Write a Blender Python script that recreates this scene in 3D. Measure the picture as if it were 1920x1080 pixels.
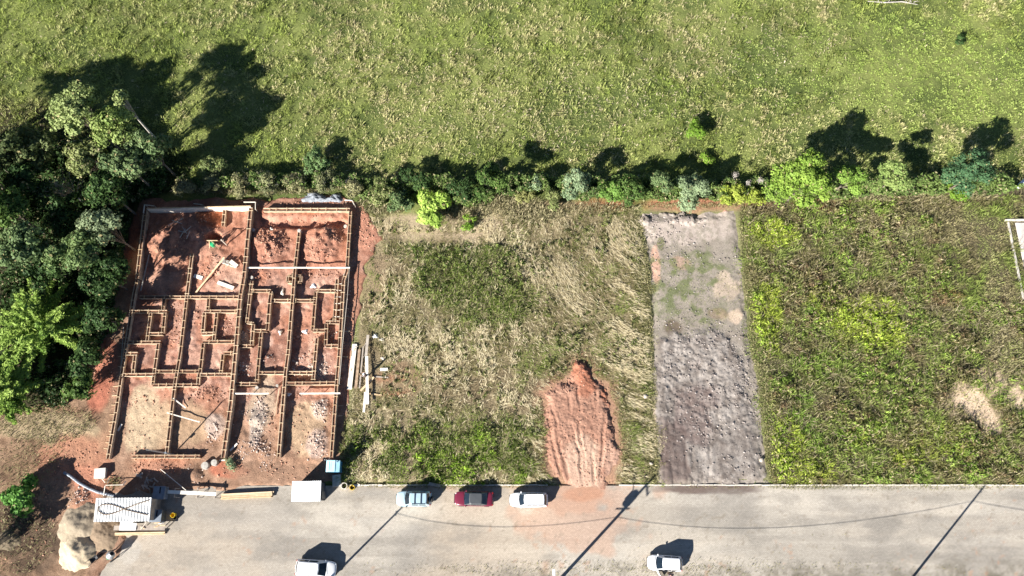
import bpy, bmesh, math, random
import numpy as np
from mathutils import Vector, Matrix

for o in list(bpy.data.objects):
    bpy.data.objects.remove(o)
SC = bpy.context.scene
COL = SC.collection
R = math.radians
random.seed(7)
RNG = np.random.default_rng(11)

# ------------------------------------------------------------------ camera, sky, sun, exposure
CAM_H, FPX = 86.0, 1390.0            # drone height in metres, focal length in photo pixels
TILT = math.atan(FPX / 4510.0)       # tilt off the vertical
cd = bpy.data.cameras.new('camera')
cam = bpy.data.objects.new('camera', cd)
COL.objects.link(cam)
cam.location = (0, 0, CAM_H)
cam.rotation_euler = (TILT, 0, 0)
cd.sensor_width = 36.0
cd.lens = 36.0 * FPX / 1920.0
cd.clip_start, cd.clip_end = 1.0, 6000.0
SC.camera = cam

SUN_EL, SUN_AZ = R(28.5), R(45.0)    # shadows fall towards +X +Y at 45 degrees
w = bpy.data.worlds.new('World')
SC.world = w
w.use_nodes = True
nt = w.node_tree
bg = nt.nodes['Background']
sky = nt.nodes.new('ShaderNodeTexSky')
sky.sky_type = 'NISHITA'
sky.sun_disc = False
sky.sun_elevation = SUN_EL
sky.sun_rotation = R(225.0)
sky.altitude = 900
sky.air_density = 0.6
sky.dust_density = 0.1
sky.ozone_density = 1.0
nt.links.new(sky.outputs[0], bg.inputs[0])
bg.inputs[1].default_value = 0.05
sd = bpy.data.lights.new('sun', 'SUN')
sun = bpy.data.objects.new('sun', sd)
COL.objects.link(sun)
sd.energy = 5.0
sd.angle = R(0.53)
sd.color = (1.0, 0.96, 0.90)
sdir = Vector((math.sin(SUN_AZ) * math.cos(SUN_EL), math.cos(SUN_AZ) * math.cos(SUN_EL), -math.sin(SUN_EL)))
sun.rotation_euler = sdir.to_track_quat('-Z', 'Y').to_euler()
sun.location = (-40, -40, 60)
vs = SC.view_settings
vs.view_transform = 'Standard'
vs.look = 'None'
vs.gamma = 1.0
vs.use_curve_mapping = False
vs.exposure = 1.35

# ------------------------------------------------------------------ survey: photo pixel -> ground metres
def G(u, v, z=0.0):
    s, c = math.sin(TILT), math.cos(TILT)
    dv = 540.0 - v
    Y = FPX * s + dv * c
    Z = -FPX * c + dv * s
    t = (z - CAM_H) / Z
    return (u - 960.0) * t, Y * t

def G3(u, v, z=0.0):
    x, y = G(u, v, z)
    return Vector((x, y, z))

def poly(pts):
    return np.array([G(*p) for p in pts])

# ------------------------------------------------------------------ numpy noise
def _hash(ix, iy, seed):
    n = (ix.astype(np.int64) * 374761393 + iy.astype(np.int64) * 668265263 + seed * 974634777) & 0x7fffffff
    n = ((n ^ (n >> 13)) * 1274126177) & 0x7fffffff
    n = (n ^ (n >> 16))
    return (n & 0xffff) / 65535.0

def vn(x, y, scale, seed=0):
    x = x / scale; y = y / scale
    ix, iy = np.floor(x), np.floor(y)
    fx, fy = x - ix, y - iy
    fx = fx * fx * (3 - 2 * fx); fy = fy * fy * (3 - 2 * fy)
    a = _hash(ix, iy, seed); b = _hash(ix + 1, iy, seed)
    c = _hash(ix, iy + 1, seed); d = _hash(ix + 1, iy + 1, seed)
    return (a * (1 - fx) + b * fx) * (1 - fy) + (c * (1 - fx) + d * fx) * fy

def fbm(x, y, scale, oct=4, seed=0, gain=0.5):
    s = 0; a = 1.0; t = 0
    for i in range(oct):
        cs, sn = math.cos(0.7 * i + seed), math.sin(0.7 * i + seed)
        s = s + a * vn(x * cs - y * sn, x * sn + y * cs, scale, seed + 17 * i)
        t += a; a *= gain; scale *= 0.5
    return s / t

def sstep(a, b, x):
    t = np.clip((x - a) / (b - a), 0, 1)
    return t * t * (3 - 2 * t)

def sdist(x, y, P):
    """signed distance to polygon P, negative inside"""
    d = np.full(x.shape, 1e9); inside = np.zeros(x.shape, bool)
    n = len(P)
    for i in range(n):
        ax, ay = P[i]; bx, by = P[(i + 1) % n]
        ex, ey = bx - ax, by - ay
        t = np.clip(((x - ax) * ex + (y - ay) * ey) / (ex * ex + ey * ey + 1e-9), 0, 1)
        d = np.minimum(d, (x - ax - t * ex) ** 2 + (y - ay - t * ey) ** 2)
        cond = ((ay > y) != (by > y)) & (x < ex * (y - ay) / (ey if abs(ey) > 1e-9 else 1e-9) + ax)
        inside ^= cond
    d = np.sqrt(d)
    return np.where(inside, -d, d)

def blob(x, y, u, v, ru, rv=None, seed=3, rough=0.45):
    """soft uneven patch centred on photo pixel (u, v), radii in photo pixels: 1 inside, 0 outside"""
    rv = rv or ru
    cx, cy = G(u, v)
    k = 15.5
    d = np.sqrt(((x - cx) * k / ru) ** 2 + ((y - cy) * k / rv) ** 2)
    d = d + (fbm(x, y, 2.2, 4, seed) - 0.5) * 2 * rough
    return sstep(1.15, 0.75, d)

def mix(a, b, t):
    a = np.asarray(a, float); b = np.asarray(b, float)
    t = np.asarray(t)[..., None]
    return a * (1 - t) + b * t

# ------------------------------------------------------------------ mesh helpers
def tri_mesh(name, V, F, mat, colors=None, smooth=False, parent=None):
    """V (n,3), F (m,k) numpy -> object; colors (n,3) point attribute Col"""
    V = np.asarray(V, np.float32); F = np.asarray(F, np.int32)
    me = bpy.data.meshes.new(name)
    k = F.shape[1]
    me.vertices.add(len(V)); me.vertices.foreach_set('co', V.ravel())
    me.loops.add(F.size); me.loops.foreach_set('vertex_index', F.ravel())
    me.polygons.add(len(F))
    me.polygons.foreach_set('loop_start', np.arange(0, F.size, k, dtype=np.int32))
    me.polygons.foreach_set('loop_total', np.full(len(F), k, np.int32))
    if smooth:
        me.polygons.foreach_set('use_smooth', np.ones(len(F), bool))
    if colors is not None:
        at = me.attributes.new('Col', 'FLOAT_COLOR', 'POINT')
        c4 = np.ones((len(V), 4), np.float32); c4[:, :3] = colors
        at.data.foreach_set('color', c4.ravel())
    me.update(calc_edges=True)
    me.validate()
    o = bpy.data.objects.new(name, me)
    COL.objects.link(o)
    me.materials.append(mat)
    if parent: o.parent = parent
    return o

class MB:
    """collects boxes, bars, tubes and faces; build() links them as one mesh"""
    def __init__(s): s.v = []; s.f = []
    def add(s, vs, fs):
        b = len(s.v); s.v += [tuple(q) for q in vs]; s.f += [tuple(i + b for i in f) for f in fs]; return s
    def box(s, c, d, rz=0.0, ry=0.0, rx=0.0):
        x, y, z = d[0] / 2, d[1] / 2, d[2] / 2
        M = Matrix.Translation(Vector(c)) @ Matrix.Rotation(rz, 4, 'Z') @ Matrix.Rotation(ry, 4, 'Y') @ Matrix.Rotation(rx, 4, 'X')
        vs = [M @ Vector((sx * x, sy * y, sz * z)) for sz in (-1, 1) for sy in (-1, 1) for sx in (-1, 1)]
        return s.add(vs, [(0, 2, 3, 1), (4, 5, 7, 6), (0, 1, 5, 4), (1, 3, 7, 5), (3, 2, 6, 7), (2, 0, 4, 6)])
    def bar(s, a, b, w, h, up=(0, 0, 1)):
        a, b = Vector(a), Vector(b); d = (b - a)
        L = d.length
        d.normalize(); side = d.cross(Vector(up))
        if side.length < 1e-4: side = d.cross(Vector((0, 1, 0)))
        side.normalize(); u = side.cross(d)
        vs = []
        for p in (a, b):
            for su in (-1, 1):
                for ss in (-1, 1):
                    vs.append(p + side * (ss * w / 2) + u * (su * h / 2))
        return s.add(vs, [(0, 1, 3, 2), (4, 6, 7, 5), (0, 4, 5, 1), (1, 5, 7, 3), (3, 7, 6, 2), (2, 6, 4, 0)])
    def tube(s, pts, r, n=8, cap=True):
        pts = [Vector(p) for p in pts]
        rs = r if isinstance(r, (list, tuple)) else [r] * len(pts)
        rings = []
        for i, p in enumerate(pts):
            d = (pts[min(i + 1, len(pts) - 1)] - pts[max(i - 1, 0)])
            if d.length < 1e-6: d = Vector((0, 0, 1))
            d.normalize()
            a = d.cross(Vector((0, 0, 1)))
            if a.length < 0.05: a = d.cross(Vector((1, 0, 0)))
            a.normalize(); b = d.cross(a)
            rings.append([p + (a * math.cos(t) + b * math.sin(t)) * rs[i] for t in [2 * math.pi * k / n for k in range(n)]])
        vs = [q for r_ in rings for q in r_]
        fs = []
        for i in range(len(pts) - 1):
            for k in range(n):
                k2 = (k + 1) % n
                fs.append((i * n + k, i * n + k2, (i + 1) * n + k2, (i + 1) * n + k))
        if cap:
            fs.append(tuple(range(n))[::-1]); fs.append(tuple((len(pts) - 1) * n + k for k in range(n)))
        return s.add(vs, fs)
    def lathe(s, prof, c=(0, 0, 0), n=20):
        vs = []; fs = []
        for (r, z) in prof:
            for k in range(n):
                t = 2 * math.pi * k / n
                vs.append((c[0] + r * math.cos(t), c[1] + r * math.sin(t), c[2] + z))
        for i in range(len(prof) - 1):
            for k in range(n):
                k2 = (k + 1) % n
                fs.append((i * n + k, i * n + k2, (i + 1) * n + k2, (i + 1) * n + k))
        return s.add(vs, fs)
    def build(s, name, mat, parent=None, bevel=0, smooth=False):
        me = bpy.data.meshes.new(name)
        me.from_pydata([tuple(q) for q in s.v], [], s.f)
        me.update()
        bm = bmesh.new(); bm.from_mesh(me); bmesh.ops.recalc_face_normals(bm, faces=bm.faces); bm.to_mesh(me); bm.free()
        o = bpy.data.objects.new(name, me); COL.objects.link(o)
        me.materials.append(mat)
        if parent: o.parent = parent
        if smooth:
            for p in me.polygons: p.use_smooth = True
        if bevel:
            m = o.modifiers.new('bevel', 'BEVEL'); m.width = bevel; m.segments = 2; m.limit_method = 'ANGLE'
        return o

def tag(o, label=None, cat=None, group=None, kind=None):
    if label: o['label'] = label
    if cat: o['category'] = cat
    if group: o['group'] = group
    if kind: o['kind'] = kind
    return o

def empty(name, loc=(0, 0, 0), rz=0.0):
    o = bpy.data.objects.new(name, None)
    o.empty_display_size = 0.3
    o.location = loc; o.rotation_euler = (0, 0, rz)
    COL.objects.link(o)
    return o

# ------------------------------------------------------------------ materials
def new_mat(name):
    m = bpy.data.materials.new(name); m.use_nodes = True
    return m, m.node_tree, m.node_tree.nodes['Principled BSDF']

def plain(name, col, rough=0.6, metal=0.0, noise=0.18, scale=6.0, coat=0.0, bump=0.0):
    m, t, b = new_mat(name)
    b.inputs['Roughness'].default_value = rough
    b.inputs['Metallic'].default_value = metal
    if coat: b.inputs['Coat Weight'].default_value = coat
    tc = t.nodes.new('ShaderNodeTexCoord')
    n = t.nodes.new('ShaderNodeTexNoise'); n.inputs['Scale'].default_value = scale; n.inputs['Detail'].default_value = 5
    t.links.new(tc.outputs['Object'], n.inputs['Vector'])
    r = t.nodes.new('ShaderNodeValToRGB')
    r.color_ramp.elements[0].position = 0.3; r.color_ramp.elements[1].position = 0.7
    r.color_ramp.elements[0].color = (*[c * (1 - noise) for c in col], 1)
    r.color_ramp.elements[1].color = (*[min(1, c * (1 + noise)) for c in col], 1)
    t.links.new(n.outputs['Fac'], r.inputs['Fac'])
    t.links.new(r.outputs['Color'], b.inputs['Base Color'])
    if bump:
        bp = t.nodes.new('ShaderNodeBump'); bp.inputs['Strength'].default_value = bump; bp.inputs['Distance'].default_value = 0.02
        t.links.new(n.outputs['Fac'], bp.inputs['Height']); t.links.new(bp.outputs['Normal'], b.inputs['Normal'])
    return m

def soil_mat(name, fine=9.0, contrast=0.35, bump=0.6, dist=0.06):
    """colour attribute Col times grain, with small-scale relief"""
    m, t, b = new_mat(name)
    b.inputs['Roughness'].default_value = 0.95
    b.inputs['Specular IOR Level'].default_value = 0.15
    at = t.nodes.new('ShaderNodeAttribute'); at.attribute_name = 'Col'
    tc = t.nodes.new('ShaderNodeTexCoord')
    n = t.nodes.new('ShaderNodeTexNoise'); n.inputs['Scale'].default_value = fine; n.inputs['Detail'].default_value = 6; n.inputs['Roughness'].default_value = 0.7
    t.links.new(tc.outputs['Object'], n.inputs['Vector'])
    mr = t.nodes.new('ShaderNodeMapRange')
    mr.inputs['From Min'].default_value = 0.3; mr.inputs['From Max'].default_value = 0.7
    mr.inputs['To Min'].default_value = 1 - contrast; mr.inputs['To Max'].default_value = 1 + contrast
    t.links.new(n.outputs['Fac'], mr.inputs['Value'])
    mx = t.nodes.new('ShaderNodeVectorMath'); mx.operation = 'SCALE'
    t.links.new(at.outputs['Color'], mx.inputs[0]); t.links.new(mr.outputs['Result'], mx.inputs['Scale'])
    t.links.new(mx.outputs[0], b.inputs['Base Color'])
    bp = t.nodes.new('ShaderNodeBump'); bp.inputs['Strength'].default_value = bump; bp.inputs['Distance'].default_value = dist
    t.links.new(n.outputs['Fac'], bp.inputs['Height']); t.links.new(bp.outputs['Normal'], b.inputs['Normal'])
    return m

def leaf_mat(name, trans=0.25, rough=0.55):
    m, t, b = new_mat(name)
    out = t.nodes['Material Output']
    b.inputs['Roughness'].default_value = rough
    b.inputs['Specular IOR Level'].default_value = 0.10
    at = t.nodes.new('ShaderNodeAttribute'); at.attribute_name = 'Col'
    t.links.new(at.outputs['Color'], b.inputs['Base Color'])
    tr = t.nodes.new('ShaderNodeBsdfTranslucent')
    t.links.new(at.outputs['Color'], tr.inputs['Color'])
    mx = t.nodes.new('ShaderNodeMixShader'); mx.inputs[0].default_value = trans
    t.links.new(b.outputs[0], mx.inputs[1]); t.links.new(tr.outputs[0], mx.inputs[2])
    t.links.new(mx.outputs[0], out.inputs['Surface'])
    return m

def wood_mat(name, c0, c1):
    m, t, b = new_mat(name)
    b.inputs['Roughness'].default_value = 0.75
    oi = t.nodes.new('ShaderNodeObjectInfo')
    tc = t.nodes.new('ShaderNodeTexCoord')
    n = t.nodes.new('ShaderNodeTexNoise'); n.inputs['Scale'].default_value = 2.3; n.inputs['Detail'].default_value = 6
    ad = t.nodes.new('ShaderNodeVectorMath'); ad.operation = 'ADD'
    t.links.new(tc.outputs['Object'], ad.inputs[0]); t.links.new(oi.outputs['Random'], ad.inputs[1])
    t.links.new(ad.outputs[0], n.inputs['Vector'])
    mth = t.nodes.new('ShaderNodeMath'); mth.operation = 'MULTIPLY_ADD'; mth.inputs[1].default_value = 0.35; 
    t.links.new(oi.outputs['Random'], mth.inputs[0]); 
    sc_ = t.nodes.new('ShaderNodeMath'); sc_.operation = 'MULTIPLY'; sc_.inputs[1].default_value = 0.7
    t.links.new(n.outputs['Fac'], sc_.inputs[0]); t.links.new(sc_.outputs[0], mth.inputs[2])
    r = t.nodes.new('ShaderNodeValToRGB')
    r.color_ramp.elements[0].position = 0.22; r.color_ramp.elements[1].position = 0.75
    r.color_ramp.elements[0].color = (*c0, 1); r.color_ramp.elements[1].color = (*c1, 1)
    t.links.new(mth.outputs[0], r.inputs['Fac']); t.links.new(r.outputs['Color'], b.inputs['Base Color'])
    return m

M = {}
M['soil'] = soil_mat('bare_soil', 7.0, 0.38, 0.8, 0.08)
M['gravel'] = soil_mat('gravel_fill', 11.0, 0.32, 0.9, 0.08)
M['turf'] = soil_mat('turf_earth', 5.0, 0.4, 0.6, 0.08)
M['grass'] = leaf_mat('grass_blades', 0.22, 0.6)
M['leaf'] = leaf_mat('tree_leaves', 0.25, 0.5)
M['bark'] = plain('bark', (0.16, 0.13, 0.10), 0.9, 0, 0.4, 4.0)
M['pale_bark'] = plain('pale_bark', (0.42, 0.39, 0.34), 0.9, 0, 0.3, 4.0)
M['new_wood'] = wood_mat('new_timber', (0.50, 0.33, 0.17), (0.80, 0.62, 0.40))
M['form_wood'] = wood_mat('formwork_timber', (0.20, 0.115, 0.065), (0.70, 0.54, 0.37))
M['form_face'] = wood_mat('formwork_plywood', (0.22, 0.11, 0.05), (0.48, 0.27, 0.14))
M['grey_wood'] = wood_mat('weathered_timber', (0.26, 0.21, 0.17), (0.50, 0.44, 0.37))
M['white_wood'] = wood_mat('pale_plank', (0.70, 0.62, 0.50), (0.88, 0.82, 0.72))
M['concrete'] = plain('concrete', (0.46, 0.43, 0.38), 0.9, 0, 0.2, 3.0, bump=0.3)
M['ash'] = plain('ash_grey_rubble', (0.24, 0.26, 0.29), 0.9, 0, 0.35, 3.0, bump=0.4)
M['pale_concrete'] = plain('pale_concrete', (0.66, 0.61, 0.53), 0.9, 0, 0.15, 3.0, bump=0.2)
M['fill'] = plain('form_fill', (0.20, 0.10, 0.06), 0.95, 0, 0.4, 3.0, bump=0.5)
M['white_metal'] = plain('white_sheet_metal', (0.86, 0.86, 0.84), 0.5, 0, 0.04, 1.5)
def _rust():
    m = M['white_metal']; t = m.node_tree; b = t.nodes['Principled BSDF']
    src = b.inputs['Base Color'].links[0].from_socket
    tc = t.nodes.new('ShaderNodeTexCoord'); mp = t.nodes.new('ShaderNodeMapping'); mp.inputs['Scale'].default_value = (2.5, .6, 1)
    n = t.nodes.new('ShaderNodeTexNoise'); n.inputs['Scale'].default_value = 1.3; n.inputs['Detail'].default_value = 7; n.inputs['Roughness'].default_value = .7
    r = t.nodes.new('ShaderNodeValToRGB'); r.color_ramp.elements[0].position = .60; r.color_ramp.elements[1].position = .80
    r.color_ramp.elements[1].color = (.6, .6, .6, 1)
    mx = t.nodes.new('ShaderNodeMixRGB'); mx.inputs[2].default_value = (.42, .30, .20, 1)
    t.links.new(tc.outputs['Object'], mp.inputs[0]); t.links.new(mp.outputs[0], n.inputs['Vector']); t.links.new(n.outputs['Fac'], r.inputs['Fac'])
    t.links.new(r.outputs['Color'], mx.inputs[0]); t.links.new(src, mx.inputs[1]); t.links.new(mx.outputs[0], b.inputs['Base Color'])
_rust()
M['ribbed_metal'] = plain('ribbed_sheet_metal', (0.74, 0.74, 0.71), 0.5, 0, 0.08, 2.5)
M['dark_panel'] = plain('dark_painted_panel', (0.075, 0.085, 0.095), 0.55, 0, 0.3, 3.0)
M['wall_panel'] = plain('plywood_wall', (0.32, 0.27, 0.22), 0.8, 0, 0.25, 2.0)
M['grey_plastic'] = plain('grey_plastic', (0.20, 0.23, 0.27), 0.5, 0, 0.2, 3.0)
M['blue_plastic'] = plain('light_blue_plastic', (0.42, 0.72, 0.82), 0.45, 0, 0.12, 2.0)
M['deep_blue'] = plain('blue_plastic', (0.06, 0.25, 0.42), 0.5, 0, 0.15, 2.0)
M['black'] = plain('black_rubber', (0.02, 0.02, 0.022), 0.7, 0, 0.2, 5.0)
M['cable'] = plain('cable_sheath', (0.03, 0.03, 0.03), 0.6, 0, 0.1, 5.0)
M['rust_hose'] = plain('brown_hose', (0.16, 0.11, 0.07), 0.7, 0, 0.4, 1.0)
M['yellow'] = plain('yellow_plastic', (0.78, 0.55, 0.03), 0.5, 0, 0.1, 5.0)
M['green'] = plain('green_plastic', (0.02, 0.36, 0.14), 0.5, 0, 0.15, 5.0)
M['white'] = plain('white_plastic', (0.82, 0.82, 0.80), 0.5, 0, 0.06, 4.0)
M['steel'] = plain('galvanised_steel', (0.42, 0.43, 0.44), 0.45, 0.6, 0.15, 5.0)
M['dark_steel'] = plain('dark_steel', (0.10, 0.10, 0.105), 0.5, 0.5, 0.2, 5.0)
M['rebar'] = plain('rusty_rebar', (0.14, 0.10, 0.085), 0.7, 0.3, 0.3, 5.0)
M['glass'] = plain('tinted_car_glass', (0.012, 0.02, 0.03), 0.08, 0, 0.05, 1.0)
M['tyre'] = plain('tyre', (0.02, 0.02, 0.02), 0.85, 0, 0.1, 8.0)
M['rim'] = plain('wheel_rim', (0.45, 0.45, 0.47), 0.35, 0.8, 0.1, 8.0)
M['trim'] = plain('car_trim', (0.025, 0.025, 0.03), 0.5, 0, 0.1, 8.0)
M['lamp_clear'] = plain('headlamp', (0.75, 0.77, 0.78), 0.1, 0, 0.05, 8.0)
M['lamp_red'] = plain('tail_lamp', (0.35, 0.02, 0.015), 0.2, 0, 0.1, 8.0)
M['paint_white'] = plain('white_car_paint', (0.80, 0.80, 0.80), 0.3, 0, 0.02, 1.0, coat=0.6)
M['paint_blue'] = plain('pale_blue_car_paint', (0.50, 0.68, 0.76), 0.28, 0.25, 0.03, 1.0, coat=0.8)
M['paint_red'] = plain('burgundy_car_paint', (0.16, 0.018, 0.04), 0.28, 0.1, 0.05, 1.0, coat=0.8)
M['paint_grey'] = plain('charcoal_roof_paint', (0.075, 0.08, 0.085), 0.4, 0, 0.05, 1.0, coat=0.4)
M['sand'] = soil_mat('sand', 9.0, 0.25, 0.6, 0.06)
M['skin'] = plain('skin', (0.32, 0.18, 0.11), 0.6, 0, 0.1, 8.0)
M['cloth_blue'] = plain('navy_cloth', (0.03, 0.04, 0.08), 0.9, 0, 0.2, 8.0)
M['cloth_grey'] = plain('grey_cloth', (0.30, 0.30, 0.31), 0.9, 0, 0.2, 8.0)
M['hair'] = plain('dark_hair', (0.015, 0.011, 0.009), 0.7, 0, 0.2, 8.0)
M['insulator'] = plain('brown_porcelain', (0.10, 0.045, 0.03), 0.3, 0, 0.1, 8.0)

# ------------------------------------------------------------------ regions, traced on the photograph and turned into metres
KERB_Y0, KERB_Y1 = 3.30, -7.3            # near and far kerb of the street
P_SITE = poly([(-120, 1100), (-120, 760), (20, 770), (110, 750), (170, 655), (228, 470), (258, 372), (400, 372), (560, 366), (668, 366), (700, 398),
               (722, 448), (690, 500), (668, 640), (655, 800), (640, 908), (540, 918), (330, 925), (205, 930), (200, 985), (235, 1005), (215, 1060), (160, 1110)])
P_GREY = poly([(1188, 398), (1388, 384), (1396, 470), (1410, 600), (1440, 780), (1448, 909), (1226, 909), (1216, 700), (1212, 560), (1200, 450)])
P_FILL = poly([(1240, 640), (1290, 622), (1345, 618), (1385, 650), (1400, 740), (1430, 830), (1440, 909), (1236, 909), (1228, 800), (1222, 700)])
P_MOUND = poly([(1012, 735), (1040, 715), (1066, 706), (1074, 674), (1104, 673), (1112, 708), (1140, 716), (1158, 790), (1172, 850),
                (1152, 895), (1138, 926), (1066, 926), (1040, 905), (1020, 880), (1018, 800)])
P_FIELD = poly([(-300, -120), (2220, -120), (2220, 335), (1920, 345), (1760, 350), (1400, 352), (1000, 345), (850, 360), (640, 345), (330, 345), (230, 330), (0, 300), (-300, 300)])
P_FOREST = poly([(-300, 190), (80, 190), (180, 200), (300, 260), (330, 350), (258, 380), (225, 500), (180, 640), (170, 730), (60, 790), (-300, 800)])
P_LOT_A = poly([(690, 400), (760, 430), (900, 420), (1000, 392), (1190, 398), (1202, 450), (1214, 560), (1218, 700), (1228, 909), (640, 909), (655, 800), (668, 640), (690, 500)])
P_LOT_D = poly([(1390, 384), (1600, 370), (1900, 352), (2060, 352), (2060, 910), (1450, 910), (1442, 780), (1412, 600), (1398, 470)])

# ------------------------------------------------------------------ ground sheet to the horizon
def axis(lo, hi, step, far):
    a = list(np.arange(lo, hi + step * .5, step))
    return np.array([-f for f in far[::-1]] + a + list(far), float)

def ground_h(x, y):
    h = 0.05 + (fbm(x, y, 3.0, 3, 5) - 0.5) * 0.16
    h = h + sstep(42, 60, y) * (fbm(x, y, 9.0, 3, 8) - 0.5) * 0.5
    street = sstep(KERB_Y0 + 0.5, KERB_Y0 - 0.1, y) * sstep(KERB_Y1 - 0.4, KERB_Y1 + 0.1, y)
    h = h * (1 - street) - 0.25 * street
    return h - 2.4 * sstep(-.9, -1.8, sdist(x, y, P_SITE)) * sstep(70, 60, np.abs(x)) - .3 * sstep(-.6, -1.2, sdist(x, y, P_GREY))

def ground_col(x, y):
    n1 = fbm(x, y, 6.0, 4, 21); n2 = fbm(x, y, 1.2, 3, 31)
    c = mix((0.075, 0.10, 0.028), (0.19, 0.215, 0.065), sstep(.3, .7, n1 * .6 + n2 * .4))
    a = sstep(0.3, -0.3, sdist(x, y, P_LOT_A))
    c = mix(c, mix((0.17, 0.13, 0.075), (0.32, 0.26, 0.16), n2), a)
    d = sstep(0.3, -0.3, sdist(x, y, P_LOT_D))
    c = mix(c, mix((0.06, 0.05, 0.03), (0.13, 0.11, 0.065), n2), d)
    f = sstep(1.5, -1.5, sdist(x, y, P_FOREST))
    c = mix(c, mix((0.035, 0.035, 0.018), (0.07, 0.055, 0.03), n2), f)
    # bare sandy patch, wheel band, trampled earth
    c = mix(c, (0.62, 0.47, 0.33), np.maximum.reduce([blob(x, y, 1846, 752, 66, 48, 15, 1.9), blob(x, y, 1866, 706, 22, 34, 6, 1.5) * .45, blob(x, y, 1790, 760, 30, 20, 7, 1.4) * .6]) * .9)
    c = mix(c, (0.31, 0.22, 0.14), blob(x, y, 700, 520, 34, 60, 6, .9) * .6)
    c = mix(c, (0.27, 0.165, 0.10), blob(x, y, 735, 715, 50, 30, 7, 1.0) * .6)
    for vv in (708, 741):
        c = mix(c, (.36, .17, .10), blob(x, y, 732, vv, 34, 4, 7, .5) * .8)
    c = mix(c, (.36, .16, .08), blob(x, y, 745, 432, 50, 3, 7, .4) * .9)
    c = mix(c, (0.30, 0.10, 0.055), blob(x, y, 1520, 385, 40, 12, 7) * .9)
    c = mix(c, (0.42, 0.17, 0.10), blob(x, y, 1100, 385, 120, 12, 8) * .8)
    c = mix(c, (0.42, 0.18, 0.11), blob(x, y, 1300, 384, 130, 15, 8) * .9)
    c = mix(c, (.36, .20, .13), sstep(1.2, -.2, sdist(x, y, P_MOUND) + (n2 - .5) * 2) * .8)
    c = mix(c, (.20, .17, .11), sstep(1.0, -.2, sdist(x, y, P_GREY) + (n2 - .5) * 2) * .5)
    c = mix(c, (0.40, 0.31, 0.21), blob(x, y, 830, 425, 150, 32, 8) * .9)
    c = mix(c, (0.36, 0.30, 0.18), blob(x, y, 1000, 392, 110, 22, 9) * .8)
    return c

gx = axis(-84, 84, 0.6, (95, 120, 200, 500, 1500, 4000))
gy = np.concatenate([[-4000, -1500, -500, -200, -100, -50, -25], np.arange(-14, 84, 0.6), [95, 130, 250, 600, 1500, 4000]])
X, Y = np.meshgrid(gx, gy)
nx, ny = len(gx), len(gy)
def grid_faces(nx, ny):
    i = np.arange(nx - 1)[None, :] + np.arange(ny - 1)[:, None] * nx
    return np.stack([i, i + 1, i + nx + 1, i + nx], -1).reshape(-1, 4)
Z = ground_h(X, Y)
V = np.stack([X, Y, Z], -1).reshape(-1, 3)
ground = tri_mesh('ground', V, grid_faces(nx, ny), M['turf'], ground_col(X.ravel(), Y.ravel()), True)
tag(ground, kind='structure')

# ------------------------------------------------------------------ street of interlocking pavers
def road_material():
    m, t, b = new_mat('paver_street')
    b.inputs['Roughness'].default_value = 0.85
    b.inputs['Specular IOR Level'].default_value = 0.25
    tc = t.nodes.new('ShaderNodeTexCoord')
    br = t.nodes.new('ShaderNodeTexBrick')
    br.inputs['Scale'].default_value = 1.0
    br.inputs['Brick Width'].default_value = 0.24; br.inputs['Row Height'].default_value = 0.12
    br.inputs['Mortar Size'].default_value = 0.012; br.inputs['Mortar Smooth'].default_value = 0.3
    br.inputs['Color1'].default_value = (1.07, 1.07, 1.07, 1); br.inputs['Color2'].default_value = (0.90, 0.90, 0.90, 1)
    br.inputs['Mortar'].default_value = (0.62, 0.58, 0.53, 1)
    t.links.new(tc.outputs['Object'], br.inputs['Vector'])
    at = t.nodes.new('ShaderNodeAttribute'); at.attribute_name = 'Col'
    n = t.nodes.new('ShaderNodeTexNoise'); n.inputs['Scale'].default_value = 5.0; n.inputs['Detail'].default_value = 7; n.inputs['Roughness'].default_value = 0.7
    t.links.new(tc.outputs['Object'], n.inputs['Vector'])
    mr = t.nodes.new('ShaderNodeMapRange')
    mr.inputs['From Min'].default_value = 0.3; mr.inputs['From Max'].default_value = 0.7
    mr.inputs['To Min'].default_value = 0.86; mr.inputs['To Max'].default_value = 1.12
    t.links.new(n.outputs['Fac'], mr.inputs['Value'])
    m1 = t.nodes.new('ShaderNodeVectorMath'); m1.operation = 'MULTIPLY'
    t.links.new(at.outputs['Color'], m1.inputs[0]); t.links.new(br.outputs['Color'], m1.inputs[1])
    m2 = t.nodes.new('ShaderNodeVectorMath'); m2.operation = 'SCALE'
    t.links.new(m1.outputs[0], m2.inputs[0]); t.links.new(mr.outputs['Result'], m2.inputs['Scale'])
    t.links.new(m2.outputs[0], b.inputs['Base Color'])
    bp = t.nodes.new('ShaderNodeBump'); bp.inputs['Strength'].default_value = 0.35; bp.inputs['Distance'].default_value = 0.012
    t.links.new(br.outputs['Color'], bp.inputs['Height']); t.links.new(bp.outputs['Normal'], b.inputs['Normal'])
    return m
M['road'] = road_material()

def sheet(name, x0, x1, y0, y1, step, hfun, cfun, mat):
    xs = np.arange(x0, x1 + step / 2, step); ys = np.arange(y0, y1 + step / 2, step)
    X, Y = np.meshgrid(xs, ys)
    x, y = X.ravel(), Y.ravel()
    z = hfun(x, y)
    return tri_mesh(name, np.stack([x, y, z], -1), grid_faces(len(xs), len(ys)), mat, cfun(x, y), True)

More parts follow.
